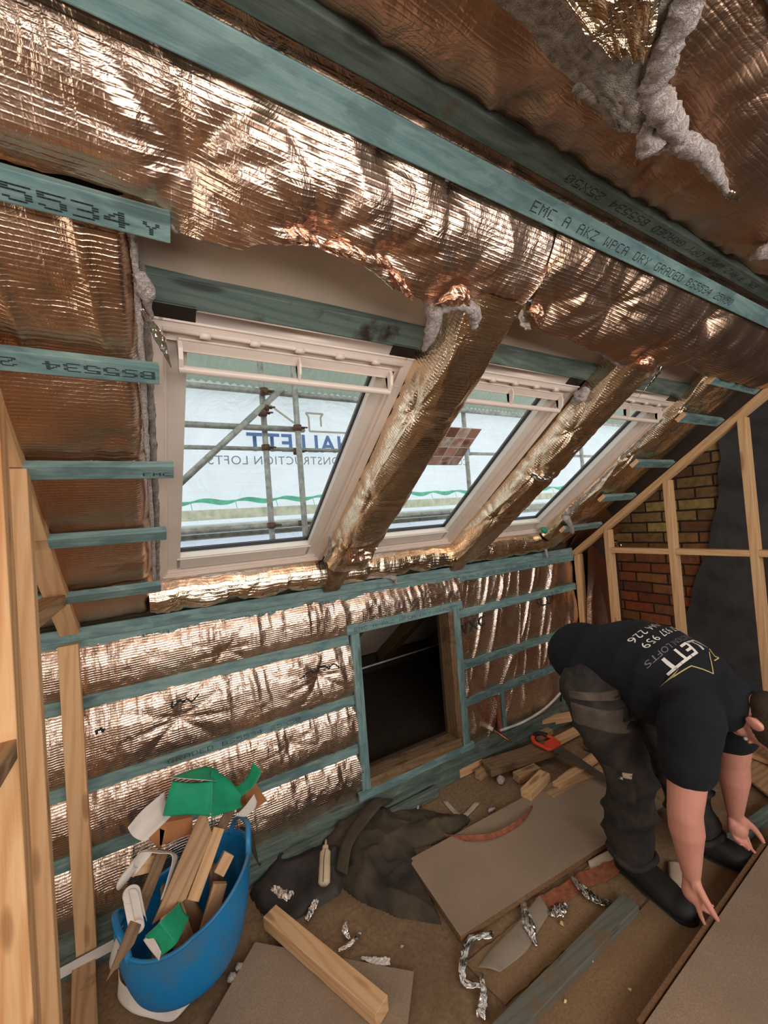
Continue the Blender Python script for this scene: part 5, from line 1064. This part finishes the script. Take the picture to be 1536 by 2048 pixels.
jk = heap('jacket', [(660, 1755), (640, 1700), (700, 1640), (760, 1615), (850, 1622), (945, 1640), (900, 1680), (830, 1700), (885, 1850), (800, 1838), (715, 1800), (690, 1780)],
     lambda u, v, d: edge(d, 0.05) * (0.006 + 0.034 * ridge(u * 6 + v * 3, v * 5, 2.5) + 0.016 * fbm(u * 9, v * 9) + 0.012 * ridge(u * 16, v * 13 + 3, 3) + 0.05 * np.exp(-((u - 0.85) ** 2 + (v - 1.93) ** 2) / 0.03)), M['jacket'], 'dusty black work jacket crumpled on the floor beside the chipboard', 'jacket', seed=1)
heap('tool_bag', [(500, 1790), (540, 1730), (600, 1690), (650, 1670), (700, 1660), (690, 1760), (680, 1790), (610, 1830), (565, 1862), (535, 1845)],
     lambda u, v, d: edge(d, 0.05) * (0.008 + 0.040 * ridge(u * 5 - v * 4, v * 4, 2) + 0.014 * fbm(u * 10, v * 10) + 0.008 * ridge(u * 17, v * 15, 3)), M['black_cloth'], 'collapsed black bag heap at the wall foot right of the tub', 'bag', seed=2)
ribbon('bag_strap', [F(694, 1750, 0.05), F(705, 1690, 0.09), F(735, 1645, 0.12), F(768, 1606, 0.13), F(785, 1598, 0.06)], [F(670, 1738, 0.05), F(684, 1683, 0.09), F(712, 1636, 0.12), F(744, 1600, 0.13), F(765, 1594, 0.06)], M['jacket'], 'wide grey strap looping over the dark cloth heap', 'strap', n=30, th=0.004)
ribbon('plastic_wrap', [YP(480, 1655, 1.86), YP(497, 1690, 1.84), YP(518, 1730, 1.83)], [YP(500, 1648, 1.86), YP(510, 1690, 1.83), YP(519, 1732, 1.83)], M['jacket'], 'grey plastic tatter hanging behind the right tub handle', 'wrap', n=16, camber=0.01)
# ivory moulded handle
kn = empty('moulded_tool', F(650, 1775), 'ivory moulded plastic tool standing in the dark cloth heap', 'tool')
tube_obj('shell', spline([F(648, 1770, 0.07), F(649, 1745, 0.085), F(650, 1715, 0.10), F(651, 1692, 0.115)], 16), [(0.016, 0.012)] + [(0.025, 0.018)] * 7 + [(0.024, 0.017)] * 6 + [(0.014, 0.012)] * 3, M['ivory'], kn, 14)
tube_obj('neck', [F(651, 1694, 0.114), F(652, 1680, 0.120)], 0.005, M['ivory'], kn, 8)
tube_obj('seam', spline([F(646, 1764, 0.092), F(647, 1745, 0.108), F(648, 1715, 0.122), F(651, 1697, 0.130)], 12), 0.0016, M['jacket'], kn, 6)
# ------------------------------------------------------------------ small scraps
def fs(px, w, label, seed, z=0.012, mat='silver', cat='foil scrap', name='foil_scrap'): return shard(name, [F(x, y, z + dz) for x, y, dz in px], w, M[mat], label, seed=seed, cat=cat)
fs([(1142, 1752, .01), (1165, 1778, .015), (1195, 1800, .01), (1224, 1803, 0)], [0.006, 0.018, 0.022, 0.006], 'folded silver foil scrap near the boot, beside the grey-blue timber', 1)
fs([(1100, 1822, 0), (1115, 1822, .012), (1134, 1808, .008)], [0.016, 0.026, 0.010], 'crumpled silver foil ball next to a yellow chip', 2)
fs([(1045, 1800, 0), (1058, 1850, .01), (1073, 1892, 0)], [0.010, 0.024, 0.003], 'kite-shaped silver foil scrap below the chipboard corner', 3)
fs([(985, 1868, .01), (940, 1880, .012), (925, 1930, .01), (930, 1965, .005), (962, 1970, .01)], [0.012, 0.012, 0.014, 0.011, 0.008], 'long hooked silver foil strip in front of the chipboard corner', 4)
fs([(962, 1945, .01), (968, 1990, .01), (960, 2035, .0)], [0.006, 0.012, 0.015], 'silver foil strip hanging from the hooked one towards the long timber', 5)
fs([(693, 1842, 0), (690, 1860, .01), (700, 1878, 0)], [0.005, 0.012, 0.006], 'small upright silver foil scrap on the bare floor, upper of two', 6)
fs([(722, 1866, 0), (700, 1888, .01), (676, 1902, 0)], [0.008, 0.009, 0.006], 'narrow silver foil strip on the bare floor, lower of two', 7)
fs([(635, 1795, .01), (625, 1815, .015), (612, 1842, 0)], [0.010, 0.016, 0.010], 'silver foil scrap at the edge of the black bag', 8)
fs([(545, 1775, .07), (570, 1790, .08), (585, 1783, .07)], [0.012, 0.024, 0.012], 'silver foil patch lying on the black bag', 9)
fs([(722, 1915, 0), (755, 1922, .004), (780, 1922, 0)], [0.004, 0.014, 0.012], 'pale translucent film scrap behind the foreground sheet', 10, mat='fleece', cat='film', name='film_scrap')
ribbon('film_scrap', [F(1078, 1790, .02), F(1030, 1850, .014), F(985, 1895, .012), F(955, 1935, .010)], [F(1100, 1825, .010), F(1075, 1865, .010), F(1050, 1905, .008), F(1000, 1945, .008)], M['film'], 'translucent grey film strip under the silver foil by the chipboard corner', 'film', n=40, m=10, th=0.001, camber=0.006)
ribbon('paper_scrap', [F(1176, 1722, .012), F(1210, 1704, .02), F(1250, 1688, .012)], [F(1182, 1742, .008), F(1215, 1728, .010), F(1256, 1712, .006)], M['plaster_white'], 'pale folded paper scrap between the chipboard edge and the boot', 'paper', n=16, camber=0.006)
ribbon('paper_scrap', [F(1336, 1722, .012), F(1338, 1750, .02), F(1350, 1776, .012)], [F(1366, 1728, .008), F(1372, 1752, .010), F(1384, 1780, .006)], M['plaster_white'], 'torn white and brown paper scrap between the boots', 'paper', n=16, camber=0.006)
slab('cardboard_scrap', [F(1100, 1815, 0.012), F(1070, 1800, 0.012), F(1160, 1745, 0.012), F(1245, 1710, 0.012), F(1255, 1735, 0.012), F(1175, 1775, 0.012)], 0.004, M['bark'], 'torn brown hardboard strip along the near edge of the chipboard', 'scrap', wob=0.006, seed=5)
ribbon('masking_tape', [F(884, 1601, .004), F(900, 1620, .004), F(914, 1636, .004)], [F(893, 1599, .004), F(908, 1616, .004), F(924, 1632, .004)], M['tape'], 'piece of masking tape on the floor, left arm of the V', 'tape', n=8, th=0.001)
ribbon('masking_tape', [F(918, 1636, .005), F(935, 1620, .005), F(950, 1603, .005)], [F(926, 1640, .005), F(944, 1624, .005), F(961, 1605, .005)], M['tape'], 'piece of masking tape on the floor, right arm of the V', 'tape', n=8, th=0.001)
tag(tube_obj('cable_clip', spline([F(832, 1600, .01), F(836, 1612, .012), F(833, 1624, .012), F(824, 1626, .01)], 12), 0.006, M['conduit']), 'small white curved clip on the floor near the loose teal batten', 'clip')
for i, (x, y, r, lb) in enumerate([(1000, 1560, 0.022, 'on the floor in front of the stubby block'), (1040, 1535, 0.012, 'on top of the stubby block'), (982, 1620, 0.010, 'near the masking tape'), (790, 1600, 0.010, 'against the sole plate under the hatch'), (478, 1935, 0.014, 'on the floor between tub and foreground sheet'), (463, 1955, 0.016, 'right of the tub foot')]):
    fluffy('wool_tuft', [F(x - 6, y + 3, r * 0.8), F(x, y, r), F(x + 8, y - 4, r * 0.7)], [r * 0.6, r, r * 0.5], M['wool'], 'small grey-white wool tuft ' + lb, seed=60 + i, n=10)
rr = random.Random(9)
for i, (x, y, lb) in enumerate([(1122, 1846, 'beside the crumpled foil ball'), (1182, 1920, 'larger of two below the foil, on the brown deck'), (1170, 1930, 'smaller of two on the brown deck'), (803, 1893, 'on the bare floor'), (1260, 1978, 'near the held sheet'), (1130, 2003, 'by the long timber'), (1190, 1425, 'by the offcuts'), (1175, 1452, 'behind the saw'), (860, 1560, 'at the end of the long pine offcut'), (660, 1790, 'below the ivory handle')]):
    q = F(x, y, 0.012); s_ = 0.010 if i in (0, 1) else 0.006
    slab('wood_chip', [q + Vector((rr.uniform(-1, 1) * s_ * 0.4 + s_ * math.cos(a), rr.uniform(-1, 1) * s_ * 0.4 + s_ * math.sin(a), rr.uniform(0, .004))) for a in (0, 1.4, 2.8, 4.4)], 0.003, M['sawdust'], 'pale wood chip ' + lb, 'wood chip')
# pipe stub and cable at the knee wall
cp = empty('copper_pipe', (1.86, 1.97, 0.165), 'copper pipe stub poking out of the knee wall below the batten', 'pipe')
tube_obj('pipe', [(1.85, 2.0, 0.175), (1.89, 1.86, 0.13)], 0.0075, M['copper_pipe'], cp, 10)
tube_obj('pipe_collar', [(1.845, 2.005, 0.178), (1.858, 1.975, 0.168)], 0.013, M['conduit'], cp, 10)
tag(tube_obj('white_cable', spline([(1.93, 1.985, 0.135), (2.15, 1.98, 0.125), (2.38, 1.98, 0.15), (2.56, 1.975, 0.215)], 24), 0.008, M['conduit']), 'white cable sweeping up along the foot of the right foil', 'cable')

# ------------------------------------------------------------------ person
per = empty('person', (1.75, 1.0, 0), 'person in a black printed t-shirt and grey work trousers bending to lift the sheet', 'person')
def ell(bm, c, r, R=None, seg=20):
    q = bmesh.ops.create_uvsphere(bm, u_segments=seg, v_segments=seg // 2 + 2, radius=1.0)
    for v in q['verts']:
        v.co = Vector((v.co.x * r[0], v.co.y * r[1], v.co.z * r[2]))
        if R is not None: v.co = R @ v.co
        v.co += Vector(c)
def limb(bm, pts, rs, seg=18, n=None):
    n = n or (len(pts) - 1) * 14; sp = spline(pts, n); R = []
    for i in range(n + 1):
        k = i / n * (len(rs) - 1); a = min(int(k), len(rs) - 2); t = k - a; g = lambda q: q if isinstance(q, tuple) else (q, q)
        A_, B_ = g(rs[a]), g(rs[a + 1]); R.append((A_[0] * (1 - t) + B_[0] * t, A_[1] * (1 - t) + B_[1] * t))
    tube(bm, sp, R, seg)
    ell(bm, sp[0], (R[0][0],) * 3, None, 14); ell(bm, sp[-1], (R[-1][0],) * 3, None, 14)
def finish(name, bm, vox, mat, parent, smooth_it=6, fac=0.6, wr=None, z_min=None):
    bmesh.ops.recalc_face_normals(bm, faces=bm.faces)
    me = bpy.data.meshes.new(name); bm.to_mesh(me); bm.free(); ob = bpy.data.objects.new('tmp', me); COL.objects.link(ob)
    m1 = ob.modifiers.new('r', 'REMESH'); m1.mode = 'VOXEL'; m1.voxel_size = vox
    m2 = ob.modifiers.new('s', 'SMOOTH'); m2.iterations = smooth_it; m2.factor = fac
    bpy.context.view_layer.update(); dg = bpy.context.evaluated_depsgraph_get()
    out = bpy.data.meshes.new_from_object(ob.evaluated_get(dg)); bpy.data.objects.remove(ob); out.materials.clear()
    if wr:
        no = np.zeros(len(out.vertices) * 3); out.vertices.foreach_get('normal', no); co = np.zeros_like(no); out.vertices.foreach_get('co', co)
        no = no.reshape(-1, 3); co = co.reshape(-1, 3); co = co + no * wr(co)[:, None]; out.vertices.foreach_set('co', co.ravel()); out.update()
    return link(name, out, mat, parent, True)
V3 = Vector
HR, HL = V3((1.66, 1.13, 0.775)), V3((1.87, 1.12, 0.775)); KR, KL = V3((1.695, 1.01, 0.43)), V3((1.98, 0.97, 0.43)); AR, AL = V3((1.690, 1.03, 0.085)), V3((2.04, 0.93, 0.085))
PV, SPN, CHS, NK = V3((1.77, 1.11, 0.83)), V3((1.79, 0.96, 0.905)), V3((1.80, 0.80, 0.87)), V3((1.79, 0.685, 0.825))
SR, SL = V3((1.645, 0.735, 0.775)), V3((1.955, 0.72, 0.765)); ER, EL = V3((1.560, 0.745, 0.475)), V3((2.01, 0.76, 0.47)); WR, WL = V3((1.590, 0.757, 0.245)), V3((2.045, 0.785, 0.245))
HD = V3((1.80, 0.585, 0.775))
bm = bmesh.new()
limb(bm, [PV, SPN, CHS, NK], [(0.135, 0.105), (0.13, 0.095), (0.15, 0.10), (0.06, 0.055)], 24)
for S_, E_, W_ in ((SR, ER, WR), (SL, EL, WL)):
    mid = S_.lerp(E_, 0.35); limb(bm, [CHS.lerp(S_, 0.6), S_, mid, E_], [0.070, 0.070, 0.068, 0.052]); 
    fm = E_.lerp(W_, 0.3); limb(bm, [E_, fm, W_], [0.053, 0.054, 0.030])
for H_, K_, A_ in ((HR, KR, AR), (HL, KL, AL)):
    limb(bm, [H_, H_.lerp(K_, 0.4), K_], [0.085, 0.075, 0.052]); limb(bm, [K_, K_.lerp(A_, 0.35), A_], [0.052, 0.052, 0.036])
# head: looks down towards the board; up axis points towards -y
hx, hy = V3((1, 0, 0.05)).normalized(), V3((0.05, -0.80, -0.60)).normalized()      # hy: crown direction
hz = V3((0.0, 0.60, -0.80)); hz = (hz - hy * hz.dot(hy)).normalized(); hx = hy.cross(hz).normalized()   # hz: face direction
RH = Matrix((hx, hz, hy)).transposed()
hp = lambda a, b, c: HD + hx * a + hz * b + hy * c     # right, face, crown
limb(bm, [NK, NK.lerp(hp(0, -0.02, -0.05), 0.6), hp(0, -0.01, -0.03)], [0.056, 0.052, 0.05])
ell(bm, hp(0, -0.010, 0.020), (0.073, 0.090, 0.082), RH, 26); ell(bm, hp(0, 0.022, -0.045), (0.055, 0.062, 0.060), RH, 22)
ell(bm, hp(0, 0.055, -0.085), (0.028, 0.024, 0.020), RH, 14)
limb(bm, [hp(0, 0.082, 0.010), hp(0, 0.100, -0.022), hp(0, 0.094, -0.032)], [0.008, 0.013, 0.010], 10, 6)
for s in (-1, 1):
    ell(bm, hp(s * 0.030, 0.076, 0.018), (0.020, 0.010, 0.007), RH, 12); ell(bm, hp(s * 0.074, -0.012, -0.012), (0.008, 0.018, 0.028), RH, 14); ell(bm, hp(s * 0.080, -0.020, -0.008), (0.006, 0.012, 0.024), RH, 12)
    ell(bm, hp(s * 0.036, 0.060, -0.020), (0.020, 0.020, 0.022), RH, 12)
ell(bm, hp(0, 0.080, -0.055), (0.022, 0.010, 0.005), RH, 12); ell(bm, hp(0, 0.078, -0.066), (0.019, 0.010, 0.006), RH, 12)
# hands: palm, four fingers, thumb
def hand(W_, down, side, nrm, spread, curl, scale=1.0):
    """down: from wrist to fingers, side: towards the little finger, nrm: palm facing"""
    d, s_, nr = V3(down).normalized(), V3(side).normalized(), V3(nrm).normalized(); pc = W_ + d * 0.045 * scale
    P = lambda a, b, c=0: W_ + d * a * scale + s_ * b * scale + nr * c * scale
    limb(bm, [P(-0.005, 0), P(0.03, 0), P(0.070, 0.0)], [(0.023, 0.018), (0.032, 0.015), (0.036, 0.013)], 14, 8)
    for k in range(4): limb(bm, [P(0.030, -0.022 + 0.015 * k), P(0.078, -0.027 + 0.018 * k)], [0.012, 0.0105], 10, 4)
    for k, L_ in enumerate((0.072, 0.078, 0.073, 0.058)):
        b0 = -0.027 + 0.018 * k; c = curl[k]; a1 = 0.078; pts = [P(a1, b0)]; ang = 0.0; cur = (a1, 0.0)
        for q, fr in enumerate((0.45, 0.30, 0.25)):
            ang += c * (0.8, 1.0, 0.7)[q]; cur = (cur[0] + L_ * fr * math.cos(ang), cur[1] + L_ * fr * math.sin(ang)); pts.append(P(cur[0], b0 + spread * (k - 1.5) * (q + 1) / 3, cur[1]))
        limb(bm, pts, [0.0098, 0.0090, 0.0082, 0.0066], 10, 12)
    return P
PR = hand(WR, (0.02, -0.02, -1.0), (0.75, 0.65, 0.0), (0.55, -0.75, -0.1), 0.004, (0.12, 0.62, 0.72, 0.8), 0.96)
limb(bm, [PR(0.018, -0.014, 0.006), PR(0.048, -0.046, 0.020), PR(0.074, -0.060, 0.034), PR(0.094, -0.064, 0.046)], [0.015, 0.013, 0.011, 0.008], 10, 12)
PL = hand(WL, (0.05, -0.05, -1.0), (-0.85, 0.5, 0.0), (-0.45, -0.8, -0.1), 0.004, (0.15, 0.6, 0.7, 0.8), 0.96)
limb(bm, [PL(0.018, -0.014, 0.006), PL(0.048, -0.046, 0.020), PL(0.074, -0.060, 0.034), PL(0.094, -0.064, 0.046)], [0.015, 0.013, 0.011, 0.008], 10, 12)
body = finish('body', bm, 0.0046, M['skin'], per, 7, 0.5)
# eyes, hair
for s in (-1, 1):
    bm = bmesh.new(); ell(bm, hp(s * 0.030, 0.078, 0.006), (0.010, 0.008, 0.0075), RH, 12); bm_obj('eye', bm, M['txt_white'], per, True)
bm = bmesh.new(); ell(bm, hp(0, -0.018, 0.028), (0.079, 0.090, 0.084), RH, 28); ell(bm, hp(0, -0.055, -0.015), (0.066, 0.048, 0.055), RH, 20)
for v in bm.verts:
    l = RH.inverted() @ (v.co - HD)
    lim = 0.045 + 0.0 * l.x
    if l.y > lim - 0.25 * max(0, 0.05 - l.z): l.y = lim - 0.25 * max(0, 0.05 - l.z)
    v.co = HD + RH @ l
finish('hair', bm, 0.006, M['hair'], per, 3, 0.5, wr=lambda c: 0.003 * (fbm(c[:, 0] * 120, c[:, 1] * 120 + c[:, 2] * 90) - 0.5))
bm = bmesh.new(); ell(bm, hp(0, 0.030, -0.066), (0.053, 0.056, 0.040), RH, 22)
finish('beard', bm, 0.006, M['hair'], per, 3, 0.5)
# t-shirt
def folds(amp, f, dirv, seed=0.0):
    dv = np.array(dirv, float)
    def w(c): a = c @ dv; b = c[:, 0] * 3 + c[:, 2] * 2 + seed; return amp * (ridge(a * f + seed, b, 2.0) - 0.35) + amp * 0.5 * (fbm(c[:, 1] * f * 2.2, c[:, 2] * f * 2.2 + c[:, 0] * 9) - 0.5)
    return w
bm = bmesh.new()
limb(bm, [V3((1.765, 1.225, 0.845)), V3((1.77, 1.10, 0.885)), V3((1.79, 0.95, 0.900)), V3((1.80, 0.81, 0.865)), V3((1.795, 0.70, 0.815))], [(0.150, 0.115), (0.158, 0.140), (0.160, 0.145), (0.172, 0.135), (0.110, 0.090)], 30, 30)
limb(bm, [V3((1.79, 0.90, 0.80)), V3((1.80, 0.80, 0.80))], [(0.15, 0.10), (0.13, 0.09)], 24)
for S_, E_ in ((SR, ER), (SL, EL)):
    limb(bm, [CHS.lerp(S_, 0.5), S_ + V3((0, 0, 0.005)), S_.lerp(E_, 0.30), S_.lerp(E_, 0.50)], [0.090, 0.090, 0.088, 0.092], 24)
limb(bm, [V3((1.79, 0.70, 0.81)), NK + V3((0, -0.01, 0.0))], [0.085, 0.066], 20)
shirt = finish('t_shirt', bm, 0.0085, M['shirt'], per, 7, 0.6, wr=folds(0.020, 8, (0.5, 0.8, 0.2)))
# trousers
bm = bmesh.new()
ell(bm, (1.765, 1.14, 0.80), (0.165, 0.145, 0.115), None, 24)
for H_, K_, A_ in ((HR, KR, AR), (HL, KL, AL)):
    limb(bm, [H_ + V3((0, 0.015, -0.02)), H_.lerp(K_, 0.45) + V3((0, 0.01, 0)), K_], [(0.118, 0.118), (0.115, 0.118), (0.096, 0.100)], 26)
    limb(bm, [K_, K_.lerp(A_, 0.5), A_ + V3((0, 0, 0.03))], [(0.096, 0.098), (0.090, 0.094), (0.094, 0.092)], 26)
tr = finish('trousers', bm, 0.0085, M['trouser'], per, 6, 0.6, wr=folds(0.030, 10, (0.1, 0.6, 0.8), 4.0))
# boots
for A_, toe in ((AR, V3((-0.04, -0.21, 0))), (AL, V3((0.03, -0.19, 0)))):
    bm = bmesh.new(); g = V3((A_.x, A_.y, 0)); t = toe
    limb(bm, [g + V3((0, 0.01, 0.13)), g + V3((0, 0.0, 0.07))], [0.056, 0.052]); limb(bm, [g - t * 0.10 + V3((0, 0, 0.045)), g + t * 0.35 + V3((0, 0, 0.048)), g + t * 0.72 + V3((0, 0, 0.042)), g + t * 0.98 + V3((0, 0, 0.036))], [(0.046, 0.048), (0.052, 0.054), (0.056, 0.046), (0.046, 0.038)], 20)
    for v in bm.verts: v.co.z = max(v.co.z, 0.010)
    bt = finish('boot', bm, 0.006, M['boot'], per, 4, 0.5)
    bm = bmesh.new(); limb(bm, [g - t * 0.12 + V3((0, 0, 0.010)), g + t * 0.40 + V3((0, 0, 0.010)), g + t * 0.98 + V3((0, 0, 0.010))], [(0.050, 0.011), (0.054, 0.011), (0.048, 0.011)], 20)
    for v in bm.verts: v.co.z = min(max(v.co.z, 0.001), 0.020)
    so = bm_obj('sole', bm, M['saw_black'], bt)
    cf = bmesh.new(); tube(cf, [A_ + V3((math.cos(q) * 0.088, math.sin(q) * 0.088 - 0.004, 0.012 + 0.010 * math.sin(q * 3))) for q in np.linspace(0, 6.283, 30)], 0.012, 8); bm_obj('trouser_cuff', cf, M['trouser'], per, True)
# shirt print, draped on the back of the shirt
me = shirt.data; BV = BVHTree.FromPolygons([v.co.copy() for v in me.vertices], [tuple(p.vertices) for p in me.polygons])
bx_ = V3((1, 0, 0)); 
def drape(name, msh, mat, c0, xd, yd, lift=0.0025):
    nd = xd.cross(yd).normalized(); bm = bmesh.new(); bm.from_mesh(msh)
    bmesh.ops.triangulate(bm, faces=bm.faces)
    for _ in range(2): bmesh.ops.subdivide_edges(bm, edges=[e for e in bm.edges if e.calc_length() > 0.008], cuts=1)
    for v in bm.verts:
        p = c0 + xd * v.co.x + yd * v.co.y; hit = BV.ray_cast(p + nd * 0.3, -nd)
        if hit[0] is not None: p = hit[0] + nd * lift
        v.co = p
    return bm_obj(name, bm, mat, per)
# print reads with its top towards the collar; the near (right) half is in view
UP = V3((0.02, -0.80, -0.60)).normalized(); RT = V3((-1, 0, 0)); RT = V3((1, 0, 0))
def pm(txt, size, x, y, mat, sp=1.0, off=0.0):
    m_ = text_mesh(txt, size, sp, off); xs_ = [v.co.x for v in m_.vertices]; cx = (min(xs_) + max(xs_)) / 2
    for v in m_.vertices: v.co.x -= cx - x; v.co.y += y
    return drape('shirt_lettering', m_, M[mat], V3((1.795, 0.80, 0.99)), -RT, UP)
pm('HALLETT', 0.072, 0.0, 0.0, 'txt_white', 1.05, 0.0015)
pm('CONSTRUCTION LOFTS', 0.030, 0.0, -0.030, 'txt_grey')
pm('01957 937 959', 0.040, 0.0, -0.085, 'txt_white', 1.1)
pm('07957 844 226', 0.040, 0.0, -0.130, 'txt_white', 1.1)
bm = bmesh.new()
for pl in ([(-0.16, 0.058), (-0.03, 0.058), (-0.03, 0.085), (-0.045, 0.095), (-0.01, 0.095)], [(-0.02, 0.065), (0.045, 0.125), (0.09, 0.070), (0.165, 0.058)]):
    for (a, b), (c, d) in zip(pl[:-1], pl[1:]):
        dx, dy = c - a, d - b; L = math.hypot(dx, dy); nx, ny = -dy / L * 0.0018, dx / L * 0.0018
        bm.faces.new([bm.verts.new((a + nx, b + ny, 0)), bm.verts.new((a - nx, b - ny, 0)), bm.verts.new((c - nx, d - ny, 0)), bm.verts.new((c + nx, d + ny, 0))])
mm = bpy.data.meshes.new('l'); bm.to_mesh(mm); bm.free(); drape('shirt_logo_line', mm, M['txt_gold'], V3((1.795, 0.80, 0.99)), -RT, UP)
# trouser pockets on the near hip
BT = BVHTree.FromPolygons([v.co.copy() for v in tr.data.vertices], [tuple(p.vertices) for p in tr.data.polygons])
def pocket(name, c, w, h, mat, right, upv, sk=0.0):
    r, u_ = V3(right).normalized(), V3(upv).normalized(); nd = V3((-1, -0.25, 0.1)).normalized()
    nu, nv = 14, 12; V = np.zeros((nu + 1, nv + 1, 3))
    for i in range(nu + 1):
        for j in range(nv + 1):
            a, b = (i / nu - 0.5), (j / nv - 0.5); p = V3(c) + r * (a * w) + u_ * (b * h + sk * a)
            hit = BT.ray_cast(p + nd * 0.4, -nd); q = (hit[0] if hit[0] is not None else p) + nd * (0.007 if 0 < i < nu and 0 < j < nv else 0.0)
            V[i, j] = q
    return grid_mesh(name, V, nu, nv, np.zeros((nu + 1, nv + 1, 2)), mat, per)
pocket('holster_pocket', (1.55, 1.045, 0.68), 0.22, 0.085, M['pocket'], (0.25, -1, 0), (0, 0, 1), 0.0)
pocket('pocket_flap', (1.55, 1.055, 0.765), 0.20, 0.034, M['pocket'], (0.25, -1, 0), (0, 0, 1), 0.02)
pocket('knee_pocket', (1.58, 1.00, 0.42), 0.13, 0.13, M['trouser'], (0.25, -1, 0), (0, 0, 1))

pocket('paint_splash', (1.60, 0.965, 0.47), 0.035, 0.022, M['paint'], (0.25, -1, 0), (0, 0, 1))
pocket('paint_splash', (1.60, 0.99, 0.455), 0.020, 0.014, M['paint'], (0.25, -1, 0), (0, 0, 1))
# ------------------------------------------------------------------ groups of repeats
GROUPS = {'scaffold_tube': 'scaffold tubes outside', 'scaffold_coupler': 'scaffold couplers outside', 'foil_insulation': 'foil insulation pieces', 'wool_tuft': 'loose wool tufts', 'foil_scrap': 'silver foil scraps on the floor',
          'timber_offcut': 'pine offcuts', 'timber_stud': 'pine studs of the partitions', 'noggin': 'noggins of the partitions', 'membrane_offcut': 'green membrane offcuts', 'fleece_offcut': 'white membrane offcuts',
          'cardboard_box': 'cardboard pieces in the tub', 'chipboard_sheet': 'chipboard sheets on the floor', 'wood_chip': 'wood chips on the floor', 'masking_tape': 'masking tape pieces', 'eaves_rafter': 'rafters in the eaves',
          'window_trimmer': 'timbers above the windows', 'foil_wrapped_rafter': 'foil-wrapped rafters', 'rafter_foot': 'rafter feet', 'sole_plate': 'sole plates', 'ceiling_batten': 'ceiling battens', 'foil_shard': 'silver foil shards', 'deck_panel': 'floor deck panels',
          'hatch_jamb': 'hatch jambs', 'partition_rail': 'sloping partition rails', 'treated_timber': 'treated timbers on the floor', 'roof_membrane': 'roof membrane pieces', 'film_scrap': 'film scraps', 'paper_scrap': 'paper scraps', 'foil_tape': 'silver tapes'}
for o in bpy.data.objects:
    if o.parent is None and 'label' in o.keys() and 'group' not in o.keys():
        b = o.name.split('.')[0]
        if b == 'batten': o['group'] = 'short slope battens beside the windows' if ('stub' in o['label'] or 'short teal batten end' in o['label']) else 'battens on the knee wall' if 'slope' not in o['label'] else 'battens on the slope'
        elif b in GROUPS: o['group'] = GROUPS[b]
